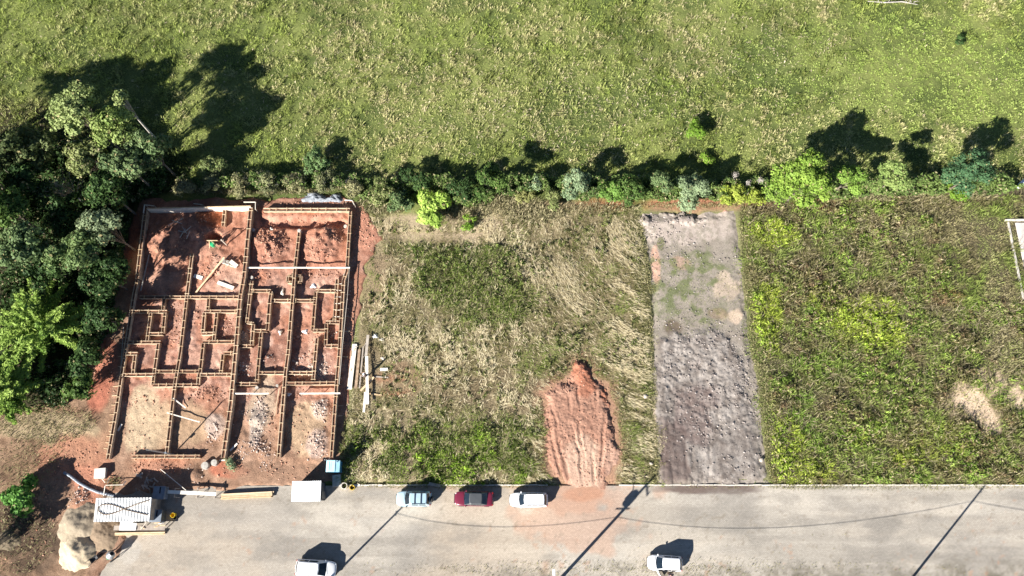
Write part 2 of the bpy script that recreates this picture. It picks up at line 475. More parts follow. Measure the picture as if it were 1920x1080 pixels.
def road_h(x, y):
    return (fbm(x, y, 5.0, 2, 3) - .5) * 0.03
def road_col(x, y):
    n = fbm(x, y, 5.0, 5, 41); n2 = fbm(x, y, 0.7, 3, 43); n3 = fbm(x * .35, y * 1.6, 3.0, 4, 44)
    c = mix((0.34, 0.312, 0.272), (0.45, 0.41, 0.35), sstep(.32, .68, n * .65 + n3 * .35))
    lane = fbm(x * .06, y * 1.0, 1.1, 4, 50)
    c = c * (.86 + .28 * sstep(.3, .7, lane))[..., None]
    c = mix(c, (.52, .46, .38), sstep(.52, .68, fbm(x * .25, y, 2.0, 5, 51, .6)) * .4)
    warm = sstep(.45, .7, fbm(x, y, 8, 3, 47)) * sstep(30, -10, x)
    c = mix(c, (0.50, 0.41, 0.31), warm * .6)
    c = mix(c, (0.40, 0.35, 0.29), sstep(-20, -34, x) * .5)
    c = mix(c, (0.50, 0.33, 0.24), blob(x, y, 1085, 960, 100, 65, 12, 1.1) * .65)
    c = mix(c, (0.48, 0.29, 0.20), blob(x, y, 1080, 935, 70, 30, 14, .9) * .6)
    c = mix(c, (0.46, 0.24, 0.15), blob(x, y, 1095, 925, 50, 14, 13, .6) * .7)        # red dust tracked out of the lot
    c = mix(c, (0.46, 0.30, 0.20), sstep(-0.7, 0.1, y - KERB_Y0 + (n2 - .5) * 1.2) * sstep(20, -4, np.abs(x + 4)) * .8)
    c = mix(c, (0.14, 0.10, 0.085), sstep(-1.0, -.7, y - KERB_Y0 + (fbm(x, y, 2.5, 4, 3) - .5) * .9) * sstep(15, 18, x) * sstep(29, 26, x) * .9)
    c = mix(c, (0.13, 0.115, 0.08), sstep(.42, .68, fbm(x, y, 1.1, 5, 48, .7)) * sstep(-3.6, -6.6, y + (n - .5) * 2) * sstep(-12, 0, x) * .75)
    c = mix(c, (0.25, 0.23, 0.20), sstep(.5, .7, fbm(x * .5, y * 1.2, 2.2, 5, 49, .65)) * .45)
    c = mix(c, (0.24, 0.20, 0.15), sstep(.70, .80, fbm(x, y, .5, 3, 77, .7)) * .5)
    c = mix(c, (0.44, 0.27, 0.18), sstep(.70, .80, fbm(x, y, .8, 3, 79, .7)) * sstep(.45, .6, fbm(x, y, 6, 2, 80)) * .5)
    c = mix(c, (0.50, 0.47, 0.42), blob(x, y, 240, 1030, 26, 22, 9, .8) * .5)
    return c
road = sheet('road', -50, 84, KERB_Y1, KERB_Y0, 0.2, road_h, road_col, M['road'])
tag(road, kind='structure')

# kerb stones
def kerb_run(name, x0, x1, y, skip=()):
    k = empty(name, (x0, y, 0)); tag(k, kind='structure')
    first = None; x = x0; i = 0
    while x < x1:
        if not any(a < x + .5 < b for a, b in skip):
            if first is None:
                o = MB().box((0, 0, 0.0), (0.985, 0.13, 0.40)).build('kerb_stone', M['pale_concrete'], k, 0.015); first = o
            else:
                o = first.copy(); COL.objects.link(o); o.parent = k
            o.location = (x - x0 + .5, random.uniform(-.02, .02), -0.07 + random.uniform(-.025, .012) - (random.random() < .22) * random.uniform(.02, .06))
            o.rotation_euler = (0, 0, random.uniform(-.012, .012))
        x += 1.0; i += 1
    return k
kerb_run('kerb', -20.0, 84, KERB_Y0 + .07, skip=((3.5, 12.4),))
kerb_run('kerb', -50.0, 84, KERB_Y1 - .07)
def walk_c(x, y): return mix((.20, .17, .11), (.33, .29, .22), fbm(x, y, 2, 4, 9))
pv = sheet('pavement', -60, 84, KERB_Y1 - 2.6, KERB_Y1 - .14, .25, lambda x, y: 0.10 + (fbm(x, y, 2, 3, 9) - .5) * .06, walk_c, M['soil'])
tag(pv, kind='structure')

# ------------------------------------------------------------------ the building plot: bare red earth, mounds, a pit
P_HOUSES = poly([(205, 870), (272, 388), (658, 388), (624, 870)])
def bump_at(x, y, u, v, ru, rv, h, seed=1):
    return h * blob(x, y, u, v, ru, rv, seed, .35)

def cone_at(x, y, u, v, r, h, seed=1, ex=1.0):
    cx, cy = G(u, v)
    d = np.sqrt((x - cx) ** 2 + ((y - cy) * ex) ** 2) / r + (fbm(x, y, 1.5, 3, seed) - .5) * .5
    return h * np.clip(1 - d, 0, 1) ** 0.8

ROOM_MOUNDS = [(318, 462, 3.6, .9), (505, 460, 2.7, .85), (606, 458, 2.8, .95), (385, 425, 2.6, .5), (600, 425, 3.0, .15), (515, 404, 2.0, .12),
               (560, 404, 2.0, .12), (625, 404, 2.0, .12), (485, 790, 1.5, .45), (470, 835, 1.9, .4), (500, 850, 1.2, .3), (598, 835, 2.2, .4), (602, 765, 1.3, .35),
               (405, 800, 1.6, .3), (590, 690, 1.3, .3), (455, 690, 1.2, .3), (503, 675, 1.2, .3), (455, 630, .8, .25), (385, 740, 1.3, .2),
               (340, 655, 1.0, .25), (420, 680, 1.0, .25), (300, 880, 2.0, .25), (355, 890, 1.5, .25), (365, 895, 1.0, .4), (90, 905, 3.0, .5), (150, 940, 1.3, .4), (195, 660, 2.5, .3)]
SANDS = [(147, 1035, 3.0, 1.35), (140, 990, 2.6, 1.0), (192, 1000, 2.2, .8)]

def site_h(x, y):
    s = sdist(x, y, P_SITE) + (fbm(x, y, 2.0, 4, 61) - .5) * 1.6
    inside = sstep(.5, -.5, sdist(x, y, P_HOUSES))
    lump = np.abs(fbm(x, y, .9, 4, 62, .6) - .5) * 2
    h = 0.10 + (fbm(x, y, 3.2, 3, 63) - .5) * .22 + (.5 - lump) * (.12 + .26 * sstep(.38, .6, fbm(x, y, 2.6, 3, 66)) * inside * sstep(9, 17, y)) + (fbm(x, y, .35, 3, 68, .7) - .5) * .10 * inside
    for (u, v, r, a) in ROOM_MOUNDS:
        h = h + cone_at(x, y, u, v, r, a, 5) * (1 + (fbm(x, y, .6, 3, 67) - .5) * .9)
    # pit with dark side and the spoil beside it
    h = h - 1.7 * blob(x, y, 403, 447, 15, 11, 4, .25) + cone_at(x, y, 395, 487, 2.2, .35, 6)
    # trench along the top wall of the other house
    cx, cy = G(570, 421)
    t = np.abs(y - cy + (fbm(x, y, 2.0, 3, 71) - .5) * 1.0)
    x0, _ = G(486, 421); x1, _ = G(648, 421)
    h = h - .55 * sstep(.75, .35, t) * sstep(x0 - .3, x0 + .3, x) * sstep(x1 + .3, x1 - .3, x)
    h = h + .14 * sstep(cy + .3, cy + 1.3, y) * sstep(x0 - .3, x0 + .3, x) * sstep(x1 + .3, x1 - .3, x) * sstep(cy + 3.3, cy + 2.5, y)
    # low smooth ground along the street
    st = sstep(KERB_Y0 + 2.0, KERB_Y0, y)
    h = h * (1 - .5 * st * sstep(-46, -44, x))
    return h - .75 * sstep(-.4, .5, s)

def site_col(x, y):
    n1 = fbm(x, y, 4.0, 4, 81); n2 = fbm(x, y, .8, 4, 82); n3 = fbm(x, y, 1.9, 4, 83)
    c = mix((0.25, 0.125, 0.09), (0.50, 0.30, 0.225), sstep(.3, .7, n1 * .4 + n2 * .6))
    c = mix(c, (0.40, 0.17, 0.10), sstep(.45, .7, n3) * .6)
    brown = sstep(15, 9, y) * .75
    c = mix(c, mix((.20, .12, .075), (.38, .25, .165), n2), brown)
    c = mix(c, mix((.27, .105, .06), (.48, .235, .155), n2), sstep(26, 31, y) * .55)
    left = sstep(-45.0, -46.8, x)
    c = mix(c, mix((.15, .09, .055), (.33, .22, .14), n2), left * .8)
    for (u, v, ru, rv, col, k) in [
        (272, 790, 34, 62, (.50, .38, .25), .9), (300, 800, 18, 40, (.46, .34, .22), .8), (365, 800, 36, 40, (.42, .29, .18), .7),
        (575, 800, 36, 50, (.43, .30, .19), .85), (488, 760, 24, 60, (.45, .35, .25), .7), (590, 650, 18, 50, (.52, .34, .25), .6),
        (405, 795, 18, 22, (.46, .37, .31), .7), (484, 790, 13, 45, (.44, .37, .31), .7), (602, 768, 13, 18, (.44, .37, .31), .6), (598, 835, 22, 24, (.46, .34, .28), .7),
        (440, 540, 30, 30, (.55, .36, .27), .7), (420, 500, 30, 25, (.55, .33, .24), .7), (330, 470, 40, 34, (.34, .17, .11), .6), (400, 410, 36, 28, (.34, .11, .05), .9),
        (300, 525, 40, 25, (.44, .25, .17), .6), (560, 395, 90, 9, (.40, .16, .09), .7), (565, 440, 80, 12, (.46, .21, .13), .7), (600, 690, 16, 20, (.50, .40, .33), .6),
        (455, 640, 12, 16, (.50, .40, .31), .6), (500, 640, 12, 12, (.52, .38, .31), .6), (430, 882, 36, 14, (.42, .15, .09), .85), (300, 872, 46, 14, (.42, .20, .13), .7),
        (200, 690, 22, 70, (.40, .15, .095), .85), (185, 745, 20, 30, (.38, .14, .09), .8), (160, 830, 45, 20, (.42, .24, .15), .6), (145, 900, 30, 30, (.40, .16, .10), .6), (160, 945, 20, 20, (.40, .16, .10), .6),
        (250, 440, 14, 60, (.26, .10, .065), .8), (690, 430, 30, 40, (.44, .21, .14), .8), (675, 590, 16, 80, (.38, .19, .12), .7),
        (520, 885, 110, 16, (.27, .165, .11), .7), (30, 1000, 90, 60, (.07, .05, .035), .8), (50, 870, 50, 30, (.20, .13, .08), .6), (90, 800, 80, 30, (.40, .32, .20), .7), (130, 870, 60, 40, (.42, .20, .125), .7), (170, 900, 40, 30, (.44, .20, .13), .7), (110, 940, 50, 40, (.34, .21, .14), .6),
        (640, 415, 40, 12, (.42, .20, .13), .7)]:
        c = mix(c, col, blob(x, y, u, v, ru, rv, int(u) % 13 + 2, .55) * k)
    for (u, v, r, a) in SANDS:
        pass
    c = c * (0.72 + .5 * fbm(x, y, .45, 4, 84, .7))[..., None]
    return c
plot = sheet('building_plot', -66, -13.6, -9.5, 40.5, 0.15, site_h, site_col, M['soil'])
tag(plot, kind='structure')

def hz(x, y, f=site_h):
    return float(f(np.array([x]), np.array([y]))[0])

# ------------------------------------------------------------------ grey lot: old slab at the back, crushed fill in front
def grey_h(x, y):
    s = sdist(x, y, P_GREY) + (fbm(x, y, 2.2, 5, 91, .7) - .42) * 3.4
    h = .12 + (fbm(x, y, 1.2, 4, 92) - .5) * .12
    f = sdist(x, y, P_FILL) + (fbm(x, y, 2.2, 5, 93, .65) - .5) * 3.2
    fill = sstep(.5, -1.2, f)
    rough = (fbm(x, y, .5, 5, 94, .8) - .5) * .42 + (fbm(x * 1.5, y * .35, 1.6, 3, 95) - .5) * .16
    h = h + fill * (.20 + rough * (.35 + .65 * sstep(5.0, 12.0, y)))
    # wheel ruts running out to the street
    cx, cy = G(1300, 905)
    for (u0, u1, v1) in ((1247, 1240, 790), (1262, 1252, 800), (1290, 1283, 850), (1328, 1330, 835), (1300, 1296, 840)):
        a = np.array(G(u0, 909)); b = np.array(G(u1, v1))
        tt = np.clip((y - a[1]) / (b[1] - a[1]), -1, 1.2)
        dx = np.abs(x - (a[0] + (b[0] - a[0]) * tt))
        on = sstep(1.15, .95, tt)
        h = h + on * (.05 * sstep(.4, .2, np.abs(dx - .25)) - .09 * sstep(.2, .08, dx)) * (fbm(x, y, 1.2, 3, 96) > .35) * .7
    # broken edge of the old slab
    ex, ey = G(1262, 410)
    h = h + .30 * sstep(.9, .2, np.abs(y - ey + (fbm(x, y, 1.1, 3, 97) - .5) * 1.6)) * sstep(4.6, 3.6, np.abs(x - ex)) * sstep(.4, .6, fbm(x, y, .7, 3, 98))
    return h - .22 * sstep(-1.4, .3, s) - .5 * sstep(.2, .8, s)
def grey_col(x, y):
    n1 = fbm(x, y, 3.0, 4, 101); n2 = fbm(x, y, .6, 4, 102)
    c = mix((.22, .185, .15), (.38, .33, .275), n1 * .5 + n2 * .5)
    c = mix(c, mix((.42, .34, .29), (.56, .48, .42), n2), blob(x, y, 1300, 425, 110, 42, 3, .8) * .75)
    c = mix(c, (.20, .17, .15), blob(x, y, 1262, 411, 60, 9, 4, .9) * .8)
    c = mix(c, (.48, .24, .16), blob(x, y, 1290, 390, 100, 9, 4, .6) * .9)
    c = mix(c, (.22, .20, .15), sstep(.50, .62, fbm(x, y, .5, 4, 105, .7)) * .5)
    c = mix(c, (.50, .30, .22), blob(x, y, 1230, 500, 9, 40, 4, .6) * .8)
    c = mix(c, (.52, .33, .24), blob(x, y, 1275, 495, 18, 14, 4, .6) * .6)
    green = sstep(.42, .62, fbm(x, y, 1.0, 4, 103)) * blob(x, y, 1290, 540, 90, 75, 5, .5)
    c = mix(c, (.15, .17, .075), green * .85)
    c = mix(c, (.55, .43, .33), blob(x, y, 1358, 540, 26, 32, 6, 1.3) * .65)
    c = mix(c, (.60, .46, .34), blob(x, y, 1375, 590, 26, 16, 9, 1.2) * .75)
    c = mix(c, (.14, .105, .075), blob(x, y, 1262, 615, 17, 16, 7, .3) * .85)
    c = mix(c, (.20, .15, .10), blob(x, y, 1310, 645, 12, 22, 7, .4) * .7)
    c = mix(c, (.25, .18, .12), blob(x, y, 1345, 588, 18, 10, 8, .4) * .6)
    f = sstep(.8, -.8, sdist(x, y, P_FILL) + (fbm(x, y, 2.2, 5, 93, .65) - .5) * 3.2)
    g = mix((.15, .125, .108), (.36, .32, .285), sstep(.25, .75, n2 * .6 + fbm(x * 1.3, y * .3, 1.5, 4, 104) * .4))
    g = mix(g, (.115, .082, .072), blob(x, y, 1262, 850, 28, 60, 9, .6) * .75)
    g = mix(g, (.16, .11, .10), blob(x, y, 1300, 760, 40, 60, 10, .7) * .5)
    c = mix(c, g, f)
    c = mix(c, (.42, .33, .24), blob(x, y, 1222, 800, 9, 60, 11, .4) * .8)
    c = mix(c, (.40, .34, .28), blob(x, y, 1428, 770, 10, 90, 11, .4) * .6)
    return c
gl = sheet('gravel_lot', 13.0, 31.5, KERB_Y0 + .15, 38.0, 0.125, grey_h, grey_col, M['gravel'])
tag(gl, kind='structure')

# ------------------------------------------------------------------ spread of red fill with wheel ruts, spilling over the kerb
def mound_h(x, y):
    s = sdist(x, y, P_MOUND) + (fbm(x, y, 1.3, 5, 111, .7) - .5) * 1.8
    d = np.clip(-s, 0, 3)
    h = .10 - .06 * sstep(4.2, 3.2, y) + .30 * sstep(0, 1.4, d) * sstep(3.0, 10.0, y) + (fbm(x, y, .5, 5, 112, .7) - .5) * .26 * sstep(2.5, 9, y)
    h = h + .32 * cone_at(x, y, 1090, 690, 2.0, 1.2, 5)
    for (u0, v0, u1, v1) in ((1075, 920, 1030, 752), (1100, 920, 1062, 735), (1095, 915, 1083, 705), (1112, 912, 1116, 712), (1125, 905, 1138, 730), (1060, 915, 1018, 760)):
        a = np.array(G(u0, v0)); b = np.array(G(u1, v1))
        tt = np.clip((y - a[1]) / (b[1] - a[1]), -.2, 1.1)
        dx = x - (a[0] + (b[0] - a[0]) * tt) + (fbm(y + u0, y * 0, 3.0, 2, 7) - .5) * .9
        k_ = sstep(1.1, .7, tt) * np.clip(fbm(x, y, 2.4, 3, 113 + u0) * 2.2 - .5, 0, 1.1) * sstep(2.6, 5.0, y)
        h = h + k_ * (-.085 * sstep(.22, .10, np.abs(dx)) + .03 * sstep(.22, .05, np.abs(np.abs(dx) - .36)))
    return h - .42 * sstep(-1.1, .5, s) - .5 * sstep(.3, .8, s)
def mound_col(x, y):
    n1 = fbm(x, y, 2.0, 4, 121); n2 = fbm(x, y, .5, 4, 122)
    c = mix((.25, .125, .085), (.46, .27, .19), n1 * .4 + n2 * .6)
    c = mix(c, (.34, .13, .075), blob(x, y, 1095, 700, 34, 40, 4, .5) * .8)
    c = mix(c, (.33, .13, .075), blob(x, y, 1140, 735, 16, 30, 4, .5) * .7)
    c = mix(c, (.54, .38, .28), blob(x, y, 1095, 880, 34, 60, 4, .6) * .6)
    c = mix(c, (.54, .36, .27), blob(x, y, 1150, 860, 24, 40, 4, .6) * .4)
    c = mix(c, (.36, .14, .08), blob(x, y, 1022, 880, 12, 16, 4, .5) * .8)
    return c
mo = sheet('red_earth_spread', 2.2, 14.6, 1.6, 20.0, 0.09, mound_h, mound_col, M['soil'])
tag(mo, kind='structure')

# sandy strip and paved yard edge at the far side of the weedy lot
def yard_c(x, y): return mix((.50, .44, .40), (.66, .60, .55), fbm(x, y, 1.0, 4, 131))
a = G(1892, 414); b = G(1920, 560)
yd = sheet('concrete_yard', a[0] + .3, 84, b[1] - 1.0, a[1] - .2, .4, lambda x, y: .18 + (fbm(x, y, 2, 2, 4) - .5) * .05 - .5 * (x < (a[0] + (b[0] - a[0]) * (y - a[1]) / (b[1] - a[1])) + .5), yard_c, M['gravel'])
tag(yd, kind='structure')

# ------------------------------------------------------------------ clods and broken masonry
def ico():
    bm = bmesh.new(); bmesh.ops.create_icosphere(bm, subdivisions=1, radius=1.0)
    v = np.array([q.co[:] for q in bm.verts]); f = np.array([[q.index for q in p.verts] for p in bm.faces]); bm.free()
    return v, f
ICO_V, ICO_F = ico()
def clods(name, P, size, cols, mat, flat=.65):
    n = len(P)
    k = len(ICO_V)
    j = RNG.uniform(.6, 1.3, (n, k, 1))
    ang = RNG.uniform(0, 6.283, n)
    v = ICO_V[None] * j * RNG.uniform(.6, 1.25, (n, 1, 3)) * np.array([1, 1, flat])
    c, s = np.cos(ang)[:, None], np.sin(ang)[:, None]
    v = np.stack([v[..., 0] * c - v[..., 1] * s, v[..., 0] * s + v[..., 1] * c, v[..., 2]], -1)
    v = v * np.asarray(size)[:, None, None] + P[:, None, :]
    F = (ICO_F[None] + (np.arange(n) * k)[:, None, None]).reshape(-1, 3)
    C = np.repeat(cols, k, 0)
    return tri_mesh(name, v.reshape(-1, 3), F, mat, C)

def scatter_px(u, v, ru, rv, n):
    """n points of a loose round scatter about photo pixel (u, v)"""
    cx, cy = G(u, v)
    r = np.sqrt(RNG.uniform(0, 1, n)) ** 1.1; t = RNG.uniform(0, 6.283, n)
    return cx + r * np.cos(t) * ru / 15.5, cy + r * np.sin(t) * rv / 15.5

def clod_field(spots, pal, name, hf, smin=.025, smax=.14):
    xs, ys = [], []
    for (u, v, ru, rv, n) in spots:
        a, b = scatter_px(u, v, ru, rv, n); xs.append(a); ys.append(b)
    x = np.concatenate(xs); y = np.concatenate(ys)
    x = x + RNG.normal(0, .35, len(x)); y = y + RNG.normal(0, .35, len(y))
    k = fbm(x, y, 1.6, 3, 141) + RNG.uniform(-.12, .12, len(x)) > .44
    x, y = x[k], y[k]
    n = len(x)
    sz = smin + (smax - smin) * RNG.uniform(0, 1, n) ** 2.4
    z = hf(x, y) + sz * .2
    t = RNG.uniform(0, 1, n)
    cols = mix(pal[0], pal[1], t) * RNG.uniform(.8, 1.15, (n, 1))
    return clods(name, np.stack([x, y, z], -1), sz, cols, M['soil'])

o = clod_field([(508, 458, 36, 36, 900), (606, 456, 36, 38, 1000), (385, 425, 30, 30, 250), (318, 462, 44, 42, 380), (340, 655, 22, 40, 200), (480, 520, 30, 14, 160), (600, 518, 40, 12, 220),
                (330, 610, 24, 45, 240), (425, 610, 16, 28, 160), (360, 680, 16, 30, 160), (360, 610, 16, 40, 160), (515, 660, 14, 36, 200), (590, 660, 20, 40, 240), (560, 640, 14, 40, 160),
                (390, 740, 40, 18, 260), (270, 740, 50, 16, 180), (250, 640, 20, 14, 90), (400, 500, 26, 20, 180), (300, 875, 50, 14, 180), (520, 880, 110, 18, 260), (200, 690, 24, 70, 200), (690, 425, 26, 40, 200),
                (655, 600, 10, 60, 140), (150, 880, 40, 50, 240), (95, 920, 50, 50, 200), (560, 790, 60, 60, 200), (270, 800, 50, 60, 130), (560, 415, 90, 10, 260), (565, 380, 90, 8, 200), (60, 1000, 60, 60, 220)],
               ((.30, .14, .085), (.56, .33, .235)), 'clods', site_h)
tag(o, 'loose red earth clods scattered over the building plot', 'earth', kind='stuff')
o = clod_field([(484, 790, 16, 50, 330), (470, 835, 22, 26, 260), (500, 850, 12, 26, 160), (602, 768, 15, 18, 170), (598, 835, 24, 26, 330), (405, 800, 18, 24, 240), (455, 785, 14, 30, 170),
                (455, 690, 16, 22, 200), (503, 670, 14, 26, 170), (600, 700, 18, 18, 200), (455, 630, 10, 14, 120), (620, 630, 9, 12, 90), (365, 895, 9, 22, 150), (150, 930, 18, 18, 170), (655, 780, 10, 20, 120), (560, 690, 14, 24, 100)],
               ((.36, .25, .20), (.64, .54, .47)), 'masonry_rubble', site_h, .025, .15)
tag(o, 'pale broken masonry rubble in small heaps between the forms', 'rubble', kind='stuff')
o = clod_field([(1330, 710, 105, 105, 2600), (1335, 850, 95, 60, 700), (1390, 720, 30, 70, 300), (1262, 412, 55, 10, 260), (1300, 440, 90, 40, 160), (1320, 600, 90, 60, 400), (1290, 480, 90, 80, 700)], ((.15, .125, .11), (.42, .37, .34)), 'crushed_stone', grey_h, .02, .13)
tag(o, 'grey broken stone and clods over the filled lot', 'stone', kind='stuff')
o = clod_field([(1090, 800, 74, 105, 1900), (1090, 690, 26, 26, 300), (1150, 850, 30, 56, 400), (1040, 740, 36, 26, 260)], ((.27, .13, .085), (.48, .29, .21)), 'red_clods', lambda x, y: np.maximum(mound_h(x, y), ground_h(x, y)), .018, .11)
tag(o, 'small red clods on the rutted spread of earth', 'earth', kind='stuff')

# ------------------------------------------------------------------ grasses and weeds
def blades(name, x, y, z, length, width, az, lean, cols, mat='grass', dark_base=None):
    """one bent blade (two triangles) per point; lean 0 upright .. 1 flat"""
    n = len(x)
    lean = lean * (math.pi / 2)
    dx, dy = np.cos(az) * np.sin(lean), np.sin(az) * np.sin(lean); dz = np.cos(lean)
    px, py = -np.sin(az), np.cos(az)
    P = np.stack([x, y, z], -1)
    w2 = (width / 2)[:, None] * np.stack([px, py, np.zeros(n)], -1)
    L = length[:, None]
    d1 = np.stack([dx * .75, dy * .75, dz * 1.1], -1)
    mid = P + d1 * L * .55
    tip = P + np.stack([dx, dy, dz * .85], -1) * L
    V = np.stack([P, mid + w2, tip, mid - w2], 1).reshape(-1, 3)
    b = (np.arange(n) * 4)[:, None]
    F = np.concatenate([b + np.array([[0, 1, 3]]), b + np.array([[3, 1, 2]])], 0)
    C = np.repeat(cols, 4, 0)
    return tri_mesh(name, V, F, M[mat], C)

def rand_in(x0, x1, y0, y1, n):
    return RNG.uniform(x0, x1, n), RNG.uniform(y0, y1, n)

def clumped(x, y, per, spread):
    n = len(x) * per
    return (np.repeat(x, per) + RNG.normal(0, spread, n), np.repeat(y, per) + RNG.normal(0, spread, n))

# pasture beyond the tree row
x, y = rand_in(-82, 82, 36, 76, 46000)
k = (sdist(x, y, P_FIELD) < .5) & (np.abs(x) < 64 + (y - 36) * .42)
x, y = x[k], y[k]
x, y = clumped(x, y, 7, .15)
n = len(x)
tus = sstep(.44, .64, fbm(x, y, .85, 3, 208, .7))
dry = sstep(.40, .66, fbm(x, y, 9, 4, 201) * .55 + fbm(x, y, 1.6, 3, 202) * .45)
dry = dry * (.45 + .55 * sstep(-60, -15, x + (fbm(x, y, 14, 2, 205) - .5) * 40))
lush = sstep(.52, .68, fbm(x, y, 11, 3, 203)) * sstep(6, 34, x) * sstep(44, 56, y)
t = RNG.uniform(0, 1, n)
g = mix((.20, .265, .055), (.42, .48, .13), t)
s = mix((.42, .38, .18), (.68, .60, .34), t)
dry = dry * (1 - .75 * blob(x, y, 1780, 140, 330, 150, 4, .9))
cols = mix(g, s, np.clip(dry * RNG.uniform(.3, 1.5, n) * (.45 + .85 * tus), 0, 1))
bright = np.maximum(blob(x, y, 1750, 150, 300, 130, 4, .9), blob(x, y, 1650, 300, 200, 60, 5, .9) * .6)
strawc = np.maximum.reduce([blob(x, y, 1000, 190, 260, 110, 6, 1.0) * .8, blob(x, y, 640, 110, 150, 60, 7, 1.0) * .6, blob(x, y, 1350, 90, 160, 60, 8, 1.0) * .6])
cols = mix(cols, mix((.42, .37, .19), (.66, .57, .35), t), strawc * RNG.uniform(0, 1, n) ** 1.3 * .8)
cols = mix(cols, mix((.26, .38, .07), (.44, .56, .16), t), np.maximum(lush, bright) * .75 * RNG.uniform(.3, 1, n))
damp = sstep(.60, .72, fbm(x, y, 7, 4, 207)) * .45
cols = cols * (1 - damp * .55)[..., None]
ln = RNG.uniform(.14, .34, n) * (1 - .3 * lush) * (.75 + 1.9 * tus * (1 - .55 * np.maximum(lush, bright))); 
o = blades('pasture_grass', x, y, ground_h(x, y) - .02, ln, RNG.uniform(.04, .10, n), RNG.uniform(0, 6.283, n), RNG.uniform(.1, .8, n), cols)
tag(o, 'tussocky green and straw pasture grass beyond the tree row', 'grass', kind='stuff')
x, y = rand_in(-80, 80, 40, 75, 40000)
k = (sdist(x, y, P_FIELD) < -.5) & (np.abs(x) < 64 + (y - 36) * .42) & (RNG.uniform(0, 1, len(x)) < .05 + .75 * np.maximum.reduce([blob(x, y, 1050, 190, 330, 120, 6, 1.0) * .8, blob(x, y, 640, 110, 150, 60, 7, 1.0) * .5, blob(x, y, 1350, 90, 200, 70, 8, 1.0) * .6]) * sstep(.40, .60, fbm(x, y, 1.2, 4, 209, .7)))
x, y = x[k], y[k]; n = len(x)
o = blades('pasture_straw', x, y, ground_h(x, y) + .10, RNG.uniform(.25, .60, n), RNG.uniform(.05, .11, n), RNG.uniform(0, 6.283, n), RNG.uniform(.45, .95, n), mix((.46, .38, .24), (.70, .60, .42), RNG.uniform(0, 1, n)))
tag(o, 'bleached straw leaves strewn through the pasture', 'grass', kind='stuff')
# darker taller tussocks standing in the pasture
x, y = rand_in(-84, 84, 40, 80, 2300)
k = (fbm(x, y, 12, 3, 215) > .46) & (sdist(x, y, P_FIELD) < -1) & (np.abs(x) < 64 + (y - 36) * .42)
x, y = clumped(x[k], y[k], 26, .22); n = len(x)
t = RNG.uniform(0, 1, n)
o = blades('pasture_tussocks', x, y, ground_h(x, y), RNG.uniform(.3, .75, n), RNG.uniform(.04, .09, n), RNG.uniform(0, 6.283, n), RNG.uniform(.1, .7, n), mix((.09, .14, .025), (.26, .27, .08), t))
tag(o, 'taller dark tussocks dotted over the pasture', 'grass', kind='stuff')

# mown lot between the building plot and the grey lot
x, y = rand_in(-22, 17.5, 3.2, 37.5, 165000)
sA = sdist(x, y, P_LOT_A)
bare = np.maximum.reduce([blob(x, y, 700, 520, 30, 60, 6, .8) * .5, blob(x, y, 735, 715, 45, 26, 7, .8) * .6, blob(x, y, 800, 447, 110, 11, 8, .25) * .6, blob(x, y, 665, 660, 14, 90, 8) * .7])
# wheel tracks fanning to the street
for (u0, v0, u1, v1) in ((672, 880, 705, 770), (695, 900, 728, 780), (775, 905, 752, 780), (800, 905, 775, 790)):
    a = np.array(G(u0, v0)); b = np.array(G(u1, v1)); tt = (y - a[1]) / (b[1] - a[1])
    dx = np.abs(x - (a[0] + (b[0] - a[0]) * tt)); bare = np.maximum(bare, .9 * sstep(.55, .3, dx) * (tt > -.1) * (tt < 1.1))
k = (sA < np.clip((fbm(x, y, 2.2, 4, 272, .65) - .38) * 6, .1, 1.8) * RNG.uniform(.2, 1, len(x))) & (sdist(x, y, P_MOUND) > .5 - 1.1 * fbm(x, y, 1.0, 3, 273)) & (RNG.uniform(0, 1, len(x)) > bare) & (sdist(x, y, P_SITE) > -.4)
x, y = x[k], y[k]; n = len(x)
sq = sdist(x, y, poly([(785, 475), (925, 448), (975, 455), (992, 600), (880, 612), (845, 590), (790, 560)])) + (fbm(x, y, 3.0, 5, 225, .65) - .5) * 5.0
tall = np.maximum(sstep(1.2, -1.5, sq) * .9, blob(x, y, 845, 850, 170, 62, 4, .9))
tall = np.maximum(tall, blob(x, y, 745, 850, 34, 55, 9, .4)); tall = np.maximum(tall, blob(x, y, 655, 850, 22, 60, 9, .4))
tall = np.maximum(tall, blob(x, y, 1195, 840, 18, 50, 9, .5) * .8)
tall = np.maximum(tall, blob(x, y, 800, 480, 60, 14, 9, .5) * .8)
cx, cy = G(1300, 380)
rr = np.hypot(x - cx, y - cy); aa = np.arctan2(y - cy, x - cx)
arc = fbm(rr * 1.0, aa * 2.2, .75, 3, 221, .6)                     # mower arcs
lin = fbm(x * 2.2, y * .5, 1.4, 3, 222)
zone = sstep(-1, 5, x)
stripe = sstep(.44, .58, arc * zone + lin * (1 - zone))
straw = np.clip(stripe * (.25 + 1.1 * sstep(.3, .65, fbm(x, y, 4, 3, 223))), 0, 1)
grn = sstep(.50, .72, fbm(x, y, 2.4, 4, 224)) * .7
t = RNG.uniform(0, 1, n)
c = mix(mix((.13, .125, .045), (.26, .24, .10), t), mix((.50, .44, .25), (.74, .65, .43), t), straw)
c = mix(c, mix((.22, .165, .10), (.38, .29, .19), t), np.maximum.reduce([blob(x, y, 720, 690, 80, 50, 5, .9), blob(x, y, 950, 740, 110, 40, 6, .9), blob(x, y, 690, 520, 50, 60, 7, .9)]) * .75)
c = mix(c, mix((.15, .22, .04), (.34, .43, .10), t), grn * (1 - .6 * straw))
tg = mix(mix((.075, .11, .022), (.22, .29, .055), t), (.50, .44, .26), (RNG.uniform(0, 1, n) < .26) * .85)
